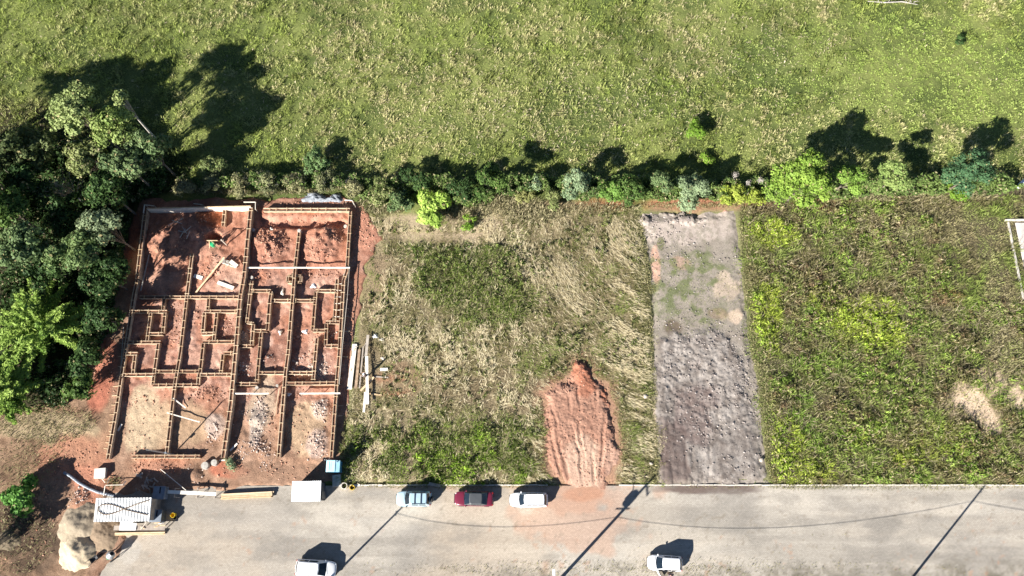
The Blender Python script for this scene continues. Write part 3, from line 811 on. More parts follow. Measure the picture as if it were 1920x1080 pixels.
tg = mix(tg, mix((.16, .29, .02), (.34, .50, .06), t), sstep(.5, .7, fbm(x, y, 1.8, 3, 226)) * blob(x, y, 800, 860, 180, 60, 4, .6) * .8)
c = mix(c, tg, tall)
az_arc = aa + math.pi / 2 + RNG.normal(0, .5, n)
az = np.where(RNG.uniform(0, 1, n) < .6 * zone, az_arc, RNG.uniform(0, 6.283, n))
rough_ = sstep(.40, .66, fbm(x, y, .8, 3, 227, .6))
ln = RNG.uniform(.12, .34, n) * (1 + 1.3 * tall) * (.55 + .9 * rough_) * (1.35 - .6 * straw)
o = blades('mown_grass', x, y, np.where(x > 12.5, np.maximum(grey_h(x, y), ground_h(x, y)), ground_h(x, y)) + .02, ln, RNG.uniform(.022, .055, n), az, np.clip(RNG.uniform(.40, .98, n) - .25 * tall, .05, 1), c)
tag(o, 'mown straw and green grass on the lot beside the building plot', 'grass', kind='stuff')

x, y = rand_in(-21, 17, 3.6, 36.5, 60000)
rr = np.hypot(x - cx, y - cy); aa = np.arctan2(y - cy, x - cx); zone = sstep(-1, 5, x)
st_ = sstep(.47, .56, fbm(rr * 1.0, aa * 2.2, .75, 3, 221, .6) * zone + fbm(x * 2.2, y * .5, 1.4, 3, 222) * (1 - zone)) * sstep(.3, .6, fbm(x, y, 4, 3, 223))
k = (sdist(x, y, P_LOT_A) < -.2) & (sdist(x, y, P_MOUND) > .3) & (RNG.uniform(0, 1, len(x)) < .08 + .75 * st_) & (RNG.uniform(0, 1, len(x)) > .6 * blob(x, y, 845, 850, 170, 62, 4, .9))
NOSTRAW = lambda x, y: np.maximum.reduce([blob(x, y, 810, 447, 115, 15, 8, .3), blob(x, y, 690, 690, 40, 90, 5, .5), blob(x, y, 695, 510, 34, 60, 6, .7), blob(x, y, 740, 720, 55, 40, 7, .7) * .8, sstep(1.0, -1.2, sdist(x, y, poly([(785, 475), (925, 448), (975, 455), (992, 600), (880, 612), (845, 590), (790, 560)])) + (fbm(x, y, 3.0, 5, 225, .65) - .5) * 5.0) * .85])
k &= RNG.uniform(0, 1, len(x)) > NOSTRAW(x, y)
x, y, aa, zone = x[k], y[k], aa[k], zone[k]; n = len(x)
az = np.where(RNG.uniform(0, 1, n) < zone, aa + math.pi / 2 + RNG.normal(0, .3, n), math.pi / 2 + RNG.normal(0, .8, n))
o = blades('cut_straw', x, y, ground_h(x, y) + .10 + RNG.uniform(0, .12, n), RNG.uniform(.3, .85, n), RNG.uniform(.035, .085, n), az, RNG.uniform(.82, 1.0, n), mix((.50, .43, .25), (.78, .68, .46), RNG.uniform(0, 1, n)))
tag(o, 'pale cut straw lying in swaths over the mown lot', 'straw', kind='stuff')

# tall weeds on the lot beyond the grey one
x, y = rand_in(27, 70, 3.2, 39.5, 140000)
sandy = np.maximum.reduce([blob(x, y, 1846, 752, 66, 48, 15, 1.9), blob(x, y, 1866, 706, 22, 34, 6, 1.5) * .45, blob(x, y, 1790, 760, 30, 20, 7, 1.4) * .6]) * (.5 + .55 * fbm(x, y, .9, 3, 237))
k = (sdist(x, y, P_LOT_D) < 2.2) & (RNG.uniform(0, 1, len(x)) > sandy * .97) & (sdist(x, y, P_GREY) > -np.clip((fbm(x, y, 2.4, 4, 271, .65) - .38) * 7, 0, 2.2) * RNG.uniform(.2, 1, len(x)))
k &= (y > KERB_Y0 + .2) & (y < 38.6)
xa, ya = G(1893, 414); xb, yb = G(1921, 560)
k &= ~((x > xa + (xb - xa) * (y - ya) / (yb - ya) + .4) & (y < ya + .1) & (y > yb - 1))
x, y = x[k], y[k]; n = len(x)
hN = fbm(x, y, 1.5, 4, 231)
lime = np.maximum.reduce([blob(x, y, 1440, 590, 36, 66, 3, .6), blob(x, y, 1625, 610, 70, 50, 4, .6), blob(x, y, 1440, 435, 44, 34, 5, .6), blob(x, y, 1540, 570, 40, 36, 6, .7) * .8,
                          blob(x, y, 1480, 830, 36, 50, 7, .7) * .8, blob(x, y, 1500, 885, 60, 20, 8, .7), blob(x, y, 1705, 860, 30, 22, 9, .6), blob(x, y, 1620, 815, 30, 22, 9, .7) * .7, blob(x, y, 1760, 840, 60, 40, 2, .9) * .5])
deep = np.maximum(blob(x, y, 1500, 800, 60, 70, 7, .6) * sstep(.45, .6, hN), blob(x, y, 1500, 700, 100, 40, 8, .8) * .5)
strawy = np.maximum(blob(x, y, 1750, 430, 180, 36, 3, .9) * .7, blob(x, y, 1880, 600, 36, 160, 4, .6) * .8)
t = RNG.uniform(0, 1, n)
c = mix((.10, .10, .035), (.30, .27, .12), t * .6 + fbm(x, y, .9, 3, 233) * .4)
c = mix(c, (.42, .34, .22), (RNG.uniform(0, 1, n) < .18) * .8)
c = mix(c, mix((.13, .095, .055), (.26, .19, .12), t), sstep(.57, .72, fbm(x, y, 4.0, 4, 238)) * .55)
c = mix(c, mix((.14, .22, .035), (.33, .43, .09), t), sstep(.40, .58, fbm(x, y, 2.2, 5, 234, .65)) * .75)
c = mix(c, mix((.22, .30, .03), (.46, .52, .09), t), np.clip(lime * (.7 + .8 * fbm(x, y, 1.3, 3, 236)), 0, 1) * .95)
c = mix(c, mix((.08, .16, .02), (.20, .34, .05), t), deep * .7)
c = mix(c, mix((.30, .27, .12), (.50, .44, .25), t), strawy * RNG.uniform(.2, 1, n))
c = mix(c, (.26, .13, .07), blob(x, y, 1770, 560, 34, 20, 8, .8) * .6 * (RNG.uniform(0, 1, n) < .6))
ht = (.16 + .95 * sstep(.38, .66, fbm(x, y, .8, 4, 240, .7)) * (.5 + hN)) * RNG.uniform(.5, 1.1, n) * (1 - .5 * strawy) * (.4 + .6 * sstep(0, 1.5, -sdist(x, y, P_LOT_D) + .3))
o = blades('tall_weeds', x, y, np.where(x < 32, np.maximum(grey_h(x, y), ground_h(x, y)), ground_h(x, y)), np.maximum(ht, .2), RNG.uniform(.03, .08, n), RNG.uniform(0, 6.283, n), RNG.uniform(.15, .9, n), c)
tag(o, 'tall tangled olive and lime weeds on the overgrown lot', 'weeds', kind='stuff')

# brush along the boundary, forest floor, edges of the plot and the kerb
def patch_weeds(name, label, spots, pal, lmin, lmax, hf=ground_h, wmin=.04, wmax=.09, lean=(.1, .8)):
    xs, ys = [], []
    for (u, v, ru, rv, m) in spots:
        a, b = scatter_px(u, v, ru, rv, m); xs.append(a); ys.append(b)
    x = np.concatenate(xs); y = np.concatenate(ys); n = len(x); t = RNG.uniform(0, 1, n)
    c = mix(pal[0], pal[1], t)
    o = blades(name, x, y, hf(x, y), RNG.uniform(lmin, lmax, n), RNG.uniform(wmin, wmax, n), RNG.uniform(0, 6.283, n), RNG.uniform(lean[0], lean[1], n), c)
    return tag(o, label, 'weeds', kind='stuff')
patch_weeds('boundary_brush', 'dry straw brush along the foot of the shrub row',
            [(480, 352, 160, 18, 3200), (720, 380, 50, 30, 1600), (950, 385, 70, 20, 1700), (1000, 405, 60, 16, 1100), (1110, 392, 90, 10, 700), (1720, 368, 160, 14, 2600), (860, 400, 60, 22, 1200), (600, 350, 60, 14, 700)],
            ((.14, .14, .06), (.50, .43, .26)), .3, 1.1)
patch_weeds('forest_undergrowth', 'dark undergrowth on the forest floor beside the plot',
            [(150, 330, 150, 120, 2500), (120, 520, 110, 160, 2500), (120, 730, 70, 50, 900), (310, 320, 50, 50, 900)],
            ((.025, .04, .014), (.09, .12, .035)), .3, 1.2, wmin=.08, wmax=.2)
patch_weeds('plot_weeds', 'straggling dry weeds around the dirt corner of the plot',
            [(90, 795, 90, 34, 1500), (60, 860, 60, 40, 500), (40, 1010, 60, 60, 800), (20, 940, 40, 60, 500), (215, 905, 14, 10, 160), (655, 830, 14, 60, 900), (720, 800, 40, 20, 400)],
            ((.12, .12, .045), (.36, .32, .17)), .2, .6, site_h)
patch_weeds('street_weeds', 'small weeds growing between the street pavers along both kerbs',
            [(1100, 1068, 260, 14, 900), (1300, 1062, 150, 18, 420), (1560, 1070, 260, 14, 420), (1700, 912, 260, 6, 1500), (1500, 913, 60, 5, 400), (850, 911, 190, 5, 1100), (1330, 912, 110, 4, 160), (1380, 1010, 200, 30, 60), (800, 1070, 200, 12, 160)],
            ((.10, .12, .035), (.33, .30, .14)), .08, .32, lambda x, y: np.where(y > KERB_Y0, .05, .0), .025, .06)
# green sprouts on the grey lot
patch_weeds('lot_sprouts', 'fresh green sprouts on the grey lot', [(1238, 458, 7, 14, 260), (1310, 480, 5, 5, 50), (1290, 550, 95, 85, 2600), (1200, 520, 12, 120, 900), (1210, 680, 12, 110, 700), (1405, 500, 12, 120, 900), (1432, 740, 12, 150, 900), (1222, 830, 8, 70, 300), (1395, 605, 6, 14, 80), (1420, 540, 10, 120, 500), (1395, 400, 8, 14, 90)],
            ((.11, .16, .035), (.30, .31, .11)), .06, .28, lambda x, y: np.maximum(grey_h(x, y), ground_h(x, y)), .02, .05)
patch_weeds('lot_edge_weeds', 'dry weeds fringing both sides of the grey lot and the red spread', [(1194, 440, 14, 45, 1300), (1203, 520, 16, 60, 2200), (1212, 620, 12, 60, 1500), (1214, 720, 16, 60, 1700), (1222, 840, 13, 70, 1700), (1398, 440, 12, 60, 1700), (1408, 540, 14, 60, 1900), (1416, 640, 12, 60, 1500), (1436, 740, 14, 60, 1900), (1446, 850, 12, 60, 1700), (1014, 830, 10, 80, 900), (1172, 820, 12, 80, 1200), (1090, 680, 26, 12, 300), (1290, 386, 100, 6, 900)],
            ((.12, .14, .045), (.46, .40, .22)), .12, .5, lambda x, y: np.maximum(grey_h(x, y), ground_h(x, y)) - .02, .03, .07)

# ------------------------------------------------------------------ trees and shrubs
def leaf_cards(P, Nrm, size, cols, elong=1.6):
    """one bent leaf (two triangles) per point, facing roughly along Nrm"""
    n = len(P)
    r = RNG.normal(0, 1, (n, 3))
    a = np.cross(Nrm, r); a /= np.linalg.norm(a, axis=1)[:, None] + 1e-9
    b = np.cross(Nrm, a)
    s = size[:, None]
    V = np.stack([P - a * s * elong * .5, P + b * s * .5 + Nrm * s * .12, P + a * s * elong * .5, P - b * s * .5 + Nrm * s * .12], 1).reshape(-1, 3)
    i = (np.arange(n) * 4)[:, None]
    F = np.concatenate([i + np.array([[0, 1, 2]]), i + np.array([[0, 2, 3]])], 0)
    return V, F, np.repeat(cols, 4, 0)

def crown_mesh(cx, cy, cz, rx, ry, rz, nclump, per, clump_r, leaf, pal, seed, elong=1.6, shell=.55, jitter=.35):
    """leaf clumps spread over several uneven lobes, with gaps between the lobes"""
    rg = np.random.default_rng(seed)
    nl = int(np.clip(3 + rx * ry * .9, 4, 13))
    rm = (rx * ry) ** .5
    ang = np.arange(nl) * 2.4 + rg.uniform(0, 6.283) + rg.normal(0, .35, nl)
    rad = np.sqrt((np.arange(nl) + .4) / nl) * .80 * rg.uniform(.75, 1.12 + jitter * .4, nl)
    LC = np.stack([np.cos(ang) * rad * rx, np.sin(ang) * rad * ry, (1 - rad ** 2) * rz * .75 - rz * .25 + rg.normal(0, .22, nl) * rz], -1) + np.array([cx, cy, cz])
    lr = rm * rg.uniform(.26, .50, nl) * (1.15 if nl < 6 else .92)
    li = rg.choice(nl, nclump, p=lr ** 2 / (lr ** 2).sum())
    d = rg.normal(0, 1, (nclump, 3)); d[:, 2] = np.abs(d[:, 2]) * .95 - .30 * rg.uniform(0, 1, nclump)
    d /= np.linalg.norm(d, axis=1)[:, None]
    C = LC[li] + d * (lr[li] * rg.uniform(.55, 1.15, nclump))[:, None] * np.array([1, 1, .8])
    cr = clump_r * rg.uniform(.45, 1.2, nclump)
    q = rg.normal(0, 1, (nclump, per, 3)); q[..., 2] += .35
    q /= np.linalg.norm(q, axis=2)[..., None]
    rr = rg.uniform(.35, 1.1, (nclump, per, 1))
    P = C[:, None] + q * rr * cr[:, None, None] * np.array([1, 1, .7])
    N = q + d[:, None] * .6 + rg.normal(0, .45, q.shape); N /= np.linalg.norm(N, axis=2)[..., None] + 1e-9
    tl = rg.uniform(0, 1, nl)
    tc = tl[li][:, None] * .40 + rg.uniform(0, 1, (nclump, 1)) * .35 + rg.uniform(0, 1, (nclump, per)) * .25
    cols = np.asarray(pal[0]) * (1 - tc[..., None]) + np.asarray(pal[1]) * tc[..., None]
    m = rg.uniform(0, 1, (nclump, per)) < (.08 if len(pal) > 2 else .03)
    cols[m] = np.asarray(pal[2]) if len(pal) > 2 else np.array([.34, .29, .14])
    sz = leaf * rg.uniform(.5, 1.35, nclump * per)
    V, F, Cc = leaf_cards(P.reshape(-1, 3), N.reshape(-1, 3), sz, cols.reshape(-1, 3), elong)
    return V, F, Cc, C

def tree(name, label, u, v, zc, rx, rz, pal, ry=None, n=None, leaf=.225, clump=.62, per=35, group=None, cat='tree', bark='bark', elong=1.6, bare=0.0, jitter=.4, trunk_off=(0, 0), hf=ground_h, seed=None):
    """crown centre seen at photo pixel (u, v) zc metres above ground"""
    ry = ry or rx
    x, y = G(u, v, zc)
    seed = seed or int(abs(u * 7 + v * 13)) + 1
    n = n or int(24 * rx * ry / max(clump, .3) ** 1.1 * .62)
    bx, by = x + trunk_off[0], y + trunk_off[1]
    zb = float(hf(np.array([bx]), np.array([by]))[0])
    root = empty(name, (bx, by, zb - .05))
    V, F, C, K = crown_mesh(x - bx, y - by, zc - zb, rx, ry, rz, n, max(4, int(per * (1 - bare))), clump, leaf, pal, seed, elong, jitter=jitter)
    rg = random.Random(seed)
    tb = MB()
    th = max(.3, (zc - zb) - rz * .3)
    tr = max(.035, .016 * (zc + rz))
    fork = Vector(((x - bx) * .6, (y - by) * .6, th * .62))
    tb.tube([(0, 0, -.1), fork * .5, fork], [tr * 1.25, tr * .9, tr * .7], 7)
    for i in range(min(len(K), 14 if bare == 0 else 34)):
        k = Vector(K[i * max(1, len(K) // 36) % len(K)])
        midp = fork.lerp(k, .5) + Vector((rg.uniform(-.2, .2), rg.uniform(-.2, .2), rg.uniform(.0, .25))) * rz * .5
        tb.tube([fork * rg.uniform(.8, 1), midp, k], [tr * .45, tr * .26, tr * .10], 5)
        if bare:
            for q in range(3):
                e = k + Vector((rg.uniform(-1, 1), rg.uniform(-1, 1), rg.uniform(-.1, .8))) * .7
                tb.tube([midp.lerp(k, .5), k.lerp(e, .5), e], [tr * .14, tr * .1, tr * .04], 4)
    tb.build('trunk', M[bark], root)
    tri_mesh('crown', V, F, M['leaf'], C, parent=root)
    return tag(root, label, cat, group)

OLIVE = ((.13, .17, .055), (.31, .34, .13), (.40, .36, .20))
PALE = ((.20, .27, .09), (.42, .48, .19))
DARK = ((.025, .055, .02), (.09, .155, .045))
MID = ((.055, .105, .028), (.16, .25, .06))
BRIGHT = ((.10, .20, .025), (.28, .42, .06))
LIME = ((.22, .36, .05), (.52, .66, .16))
SILVER = ((.15, .22, .11), (.35, .44, .25))
GREYG = ((.085, .14, .055), (.23, .31, .13))
YELLOWG = ((.20, .27, .035), (.42, .48, .09))
BLUEG = ((.045, .105, .05), (.13, .24, .105))
FT = 'forest trees beside the building plot'
tree('forest_tree', 'tall pale olive tree standing out into the shaded pasture, westernmost big crown', 150, 210, 8.6, 3.0, 2.4, PALE[:2], group=FT, clump=.75, trunk_off=(.5, -.6))
tree('forest_tree', 'pale yellow-green tree next to the olive one, reaching over the shaded pasture', 215, 240, 8.0, 3.0, 2.3, ((.17, .25, .06), (.40, .48, .16)), ry=2.3, group=FT, clump=.7, trunk_off=(.3, -.5))
tree('slender_tree', 'thin lone stem with a small leafy tuft against the dark pasture shadow', 224, 184, 8.6, 1.0, .8, PALE, group=FT, clump=.4, n=22, per=40, trunk_off=(.7, -1.0), bark='pale_bark')
tree('forest_tree', 'mid green tree with pale twigs at the corner of the forest by the pasture', 285, 285, 6.6, 2.2, 2.0, GREYG, ry=2.6, group=FT)
tree('forest_tree', 'grey-green tree with bare pale limbs showing between its leaves', 232, 305, 7.6, 2.4, 2.0, GREYG, group=FT, bare=.1)
tree('forest_tree', 'small olive-green tree in front of the pale pair, dark gaps around it', 165, 300, 7.5, 2.3, 2.0, OLIVE, group=FT)
tree('forest_tree', 'broad dull olive tree at the picture edge just under the pasture shadow', 45, 285, 6.6, 3.3, 2.4, ((.07, .10, .035), (.20, .24, .10)), group=FT, clump=.7)
tree('forest_tree', 'dark tree with a few grey twigs below the broad olive one', 60, 345, 6.0, 3.0, 2.2, DARK, group=FT)
tree('dead_tree', 'leafless silver-grey branching tree amid dark foliage', 120, 352, 5.6, 2.2, 1.7, GREYG, group=FT, bare=.86, bark='pale_bark', n=40)
tree('forest_tree', 'very dark low tree between the silver-grey branches and the plot corner', 205, 362, 6.5, 2.6, 2.2, DARK, group=FT)
tree('forest_tree', 'dark green tree filling the forest above the grey-green crown', 130, 405, 5.0, 2.8, 2.0, DARK, group=FT)
tree('forest_tree', 'pale grey-green rounded crown nearest the top corner of the formwork', 198, 430, 7.0, 2.3, 1.9, ((.12, .17, .085), (.30, .36, .20)), group=FT, clump=.6)
tree('forest_tree', 'soft green crown just below the pale grey-green one', 152, 473, 7.0, 2.6, 2.0, ((.10, .17, .06), (.26, .34, .13)), group=FT, clump=.65)
tree('forest_tree', 'dark green tree overhanging the red bank beside the formwork', 200, 520, 5.0, 2.7, 2.0, DARK, group=FT)
tree('forest_tree', 'grey-green tree at the picture edge above the bamboo', 30, 465, 7.6, 3.2, 2.4, GREYG, group=FT, clump=.7)
tree('forest_tree', 'tall dark tree at the picture edge amid the forest', 15, 395, 8.0, 2.8, 2.4, MID, group=FT)
tree('forest_tree', 'low dark shrubby tree right of the bamboo, by the red bank', 195, 590, 3.4, 2.2, 1.6, DARK, group=FT)
tree('forest_tree', 'dark green shrub at the foot of the bamboo, nearest the formwork stakes', 165, 670, 2.6, 1.9, 1.4, DARK, group=FT)
tree('forest_tree', 'mid green shrub at the lowest corner of the forest by the dry grass', 145, 730, 2.2, 1.6, 1.2, MID, group=FT)
tree('forest_tree', 'dark tree between the bamboo and the soft green crown', 90, 500, 5.0, 2.6, 2.0, DARK, group=FT)
tree('broadleaf_tree', 'small bright broad-leaved tree in the shaded dirt corner below the bamboo', 42, 928, 1.6, 1.8, 1.2, ((.06, .17, .03), (.20, .40, .09)), clump=.5, leaf=.3, hf=site_h)
for i, (u, v, z, r) in enumerate(((-75, 300, 9.5, 3.4), (-60, 400, 8.5, 3.2), (-140, 290, 10.0, 3.6), (-210, 330, 10.0, 3.6), (-255, 290, 10.0, 3.6), (-190, 262, 10.0, 3.2), (-70, 262, 10.0, 3.0), (-150, 430, 11.0, 3.4), (-95, 540, 8.5, 3.4), (-80, 1050, 4.0, 2.2), (-110, 230, 9.0, 3.0))):
    tree('edge_tree', 'tree just outside the picture edge whose shade falls into view', u, v, z, r, r * .7, DARK if i % 2 else MID, group='trees outside the picture edge', n=75, per=24, leaf=.3, clump=.8)

# bamboo
def bamboo(label, u, v, spread, seed):
    x, y = G(u, v)
    zb = float(ground_h(np.array([x]), np.array([y]))[0])
    root = empty('bamboo_clump', (x, y, zb))
    rg = np.random.default_rng(seed)
    cm = MB(); Ps, Ns, Cs = [], [], []
    for i in range(70):
        a = i * 2.4 + rg.normal(0, .4); reach = spread * (.15 + .95 * ((i + .5) / 70) ** .6 * rg.uniform(.65, 1.12)); h = rg.uniform(5.2, 8.8) * (1 - .25 * reach / spread)
        d = np.array([math.cos(a), math.sin(a), 0])
        base = d * rg.uniform(.1, 1.2)
        pts = []
        for t in np.linspace(0, 1, 8):
            pts.append(base + d * reach * t ** 2.2 + np.array([0, 0, h * (t - .28 * t ** 4 * reach / spread * 1.6)]))
        cm.tube(pts, [.05 * (1 - .8 * t) for t in np.linspace(0, 1, 8)], 5)
        tint = rg.uniform(0, 1)
        for t in np.linspace(.45, 1.0, 13):
            p = base + d * reach * t ** 2.2 + np.array([0, 0, h * (t - .28 * t ** 4 * reach / spread * 1.6)])
            m = 22
            r = .54 * (1.55 - 1.1 * t)
            q = rg.normal(0, .5, (m, 3)) * r; q[:, 2] = q[:, 2] * .5 - .10
            Ps.append(p + q)
            nn = rg.normal(0, .5, (m, 3)); nn[:, 2] += 1.0; Ns.append(nn / np.linalg.norm(nn, axis=1)[:, None])
            k = np.clip(tint * .6 + rg.uniform(0, .4, m), 0, 1)[:, None]
            Cs.append(np.array([.12, .23, .035]) * (1 - k) + np.array([.42, .55, .13]) * k)
    P = np.concatenate(Ps); N = np.concatenate(Ns); C = np.concatenate(Cs)
    V, F, Cc = leaf_cards(P, N, rg.uniform(.10, .18, len(P)), C, 3.6)
    cm.build('culms', M['bark'], root)
    tri_mesh('foliage', V, F, M['leaf'], Cc, parent=root)
    return tag(root, label, 'bamboo')
bamboo('large feathery bright green bamboo clump beside the forest edge', 108, 625, 5.2, 5)
bamboo('smaller bamboo clump drooping at the picture edge above the dry grass', 40, 735, 3.2, 6)

HR = 'shrub row along the pasture boundary'
def shrub(label, u, v, zc, r, rz, pal, **k):
    k.setdefault('cat', 'shrub'); k.setdefault('group', HR); k.setdefault('clump', .45); k.setdefault('leaf', .15); k.setdefault('per', 44)
    return tree(k.pop('name', 'shrub'), label, u, v, zc, r, rz, pal, **k)
shrub('dark pointed green tree above the dry brush, next to the lime bush', 922, 338, 3.8, 2.0, 2.4, MID, name='small_tree', cat='tree')
shrub('very dark shrub hidden between the lime bush and the pointed green tree', 868, 356, 2.6, 1.6, 1.5, DARK)
shrub('bright lime-green leafy bush standing by the wheel band', 808, 388, 1.6, 2.1, 1.5, LIME, ry=2.3, n=130, clump=.55, leaf=.22, elong=2.4, name='lime_bush')
shrub('small rounded olive-yellow shrub below the pointed green tree', 986, 368, .9, 1.0, .8, ((.20, .21, .07), (.36, .36, .14)))
shrub('small blue-grey shrub above the olive-yellow one', 1004, 345, 1.5, 1.0, .9, SILVER)
shrub('olive shrub at the foot of the largest silvery bush', 1036, 374, 1.1, 1.3, .9, OLIVE)
shrub('largest silvery-leaved bush of the row, pale against the shade', 1080, 348, 2.9, 1.9, 2.0, SILVER, ry=2.2, name='silver_bush')
shrub('bright green shrub right of the largest silvery bush', 1148, 366, 2.0, 1.6, 1.3, ((.08, .17, .03), (.22, .36, .08)))
shrub('feathery mid green shrub between bright green and grey-green ones', 1188, 358, 2.6, 1.6, 1.6, MID)
shrub('slim grey-green shrub beside the wide silvery one', 1238, 345, 2.8, 1.3, 1.6, GREYG)
shrub('wide silvery-green bush hanging over the red bank of the grey lot', 1302, 358, 2.6, 2.3, 1.6, ((.15, .22, .10), (.34, .42, .24)), name='silver_bush')
shrub('low yellow-green shrub with pale seed heads above the grey lot corner', 1372, 366, 1.1, 1.7, 1.0, YELLOWG)
shrub('small yellow-green shrub touching the biggest bright tree', 1412, 372, 1.0, 1.2, .9, YELLOWG)
shrub('biggest bright green tree of the row, above the weedy lot corner', 1508, 340, 5.6, 3.5, 3.0, ((.12, .22, .03), (.34, .47, .09)), ry=3.0, name='small_tree', cat='tree', clump=.6, leaf=.19)
shrub('bright green side crown joined to the biggest tree of the row', 1590, 335, 4.6, 1.9, 2.0, ((.10, .20, .03), (.30, .44, .09)), name='small_tree', cat='tree')
shrub('light green tree with pale twigs between the bright tree and the dark one', 1676, 333, 3.9, 2.0, 2.0, ((.15, .24, .06), (.36, .44, .15)), name='small_tree', cat='tree')
shrub('dark bluish-green tree at the far end of the row by the white gate corner', 1818, 328, 5.2, 2.6, 2.4, BLUEG, name='small_tree', cat='tree', clump=.55)
shrub('small green bush below the dark bluish tree', 1790, 368, .8, 1.2, .8, BRIGHT)
shrub('round bright bush standing alone in the pasture', 1306, 245, 1.1, 1.3, 1.0, BRIGHT, group=None, name='pasture_bush')
shrub('tiny green bush at the edge of the tree-row shadow', 1326, 298, .6, .8, .5, BRIGHT, group=None, name='pasture_bush')
shrub('tiny dark bush high up in the pasture', 1800, 76, .5, .6, .5, DARK, group=None, name='pasture_bush', n=14)
shrub('olive brush mound left of the lime bush', 716, 362, 1.2, 1.7, 1.1, OLIVE, name='brush')
shrub('grey-green brush mound between the lime bush and the red bank', 748, 378, 1.2, 1.5, 1.0, GREYG, name='brush')
shrub('dark olive brush above the lime bush in the shade', 780, 340, 1.3, 1.6, 1.1, DARK, name='brush')
shrub('pale green feathery shrub above the brush, in the pasture edge', 590, 300, 1.4, 1.6, 1.2, ((.10, .18, .06), (.24, .34, .14)), name='brush')
shrub('pale yellow-green shrub at the corner of the forest and the brush', 398, 310, 1.6, 1.6, 1.3, ((.14, .20, .06), (.32, .36, .15)), name='brush')
for i, (u, v, r, lab) in enumerate(((345, 348, 1.4, 'twiggy dry shrub at the forest end of the brush row'), (398, 342, 1.5, 'dry olive shrub second from the forest in the brush row'),
                                    (450, 346, 1.4, 'pale dry shrub above the middle of the white form wall'), (502, 344, 1.5, 'dry olive shrub above the gap between the two form walls'),
                                    (556, 348, 1.5, 'dry grey-green shrub above the rusty bank'), (610, 342, 1.5, 'dry yellow-olive shrub above the grey heap'), (668, 350, 1.3, 'dry shrub right of the grey heap'))):
    shrub(lab, u, v, 1.2, r, 1.0, ((.17, .17, .075), (.40, .38, .20)) if i % 2 == 0 else ((.12, .14, .06), (.33, .34, .17)), bare=.45, bark='pale_bark', name='brush', group='dry brush above the form walls')
shrub('low green shrub in front of the lime bush on the bare verge', 880, 415, .7, .9, .6, BRIGHT, name='brush', n=16)
shrub('small grey-green plant beside the stumps on the red earth', 432, 871, .45, .5, .4, SILVER, name='small_plant', group=None, n=10, hf=site_h)
def leaf_mass(name, label, spots, pal, hmax, leaf=.16):
    Ps, Cs = [], []
    for (u, v, ru, rv, m) in spots:
        a, b = scatter_px(u, v, ru, rv, m)
        hN_ = fbm(a, b, 1.1, 3, 251)
        z = ground_h(a, b) + hmax * np.clip(hN_ * 1.6 - .25, .05, 1) * RNG.uniform(.15, 1, m) ** .6
        Ps.append(np.stack([a, b, z], -1))
        t_ = np.clip(fbm(a, b, 1.6, 3, 252) * .9 + RNG.uniform(-.25, .25, m), 0, 1)
        c_ = mix(pal[0], pal[1], t_)
        c_ = mix(c_, (.44, .38, .22), (RNG.uniform(0, 1, m) < .10) * .8)
        Cs.append(c_)
    P_ = np.concatenate(Ps); C_ = np.concatenate(Cs); m = len(P_)
    N_ = RNG.normal(0, .7, (m, 3)); N_[:, 2] += .8; N_ /= np.linalg.norm(N_, axis=1)[:, None]
    V, F, C = leaf_cards(P_, N_, leaf * RNG.uniform(.5, 1.4, m), C_, 2.0)
    return tag(tri_mesh(name, V, F, M['leaf'], C), label, 'undergrowth', kind='stuff')
leaf_mass('hedge_undergrowth', 'tangled leafy undergrowth filling the gaps of the shrub row',
          [(960, 352, 90, 20, 5200), (1110, 362, 90, 18, 5600), (1230, 362, 90, 20, 5600), (1350, 362, 70, 20, 4200), (1440, 366, 50, 18, 2600), (1560, 362, 90, 16, 3600), (1700, 358, 90, 16, 3600), (1840, 352, 70, 20, 2600), (880, 370, 50, 24, 2600), (730, 365, 60, 24, 3200), (520, 346, 190, 16, 6500), (840, 350, 60, 14, 1800), (1150, 350, 300, 12, 9000), (1600, 348, 260, 12, 5000)],
          ((.05, .095, .028), (.26, .35, .10)), 2.5, .17)
leaf_mass('forest_understorey', 'dense dark leafy understorey below the forest crowns',
          [(150, 350, 120, 90, 7000), (100, 470, 110, 110, 7500), (60, 330, 90, 90, 4500), (190, 500, 40, 110, 4000), (190, 620, 34, 70, 3600), (260, 340, 60, 50, 4000), (130, 720, 50, 40, 2500), (60, 600, 90, 90, 5000), (232, 430, 16, 60, 2200), (222, 520, 14, 60, 1800)],
          ((.025, .05, .018), (.10, .17, .05)), 3.0, .22)
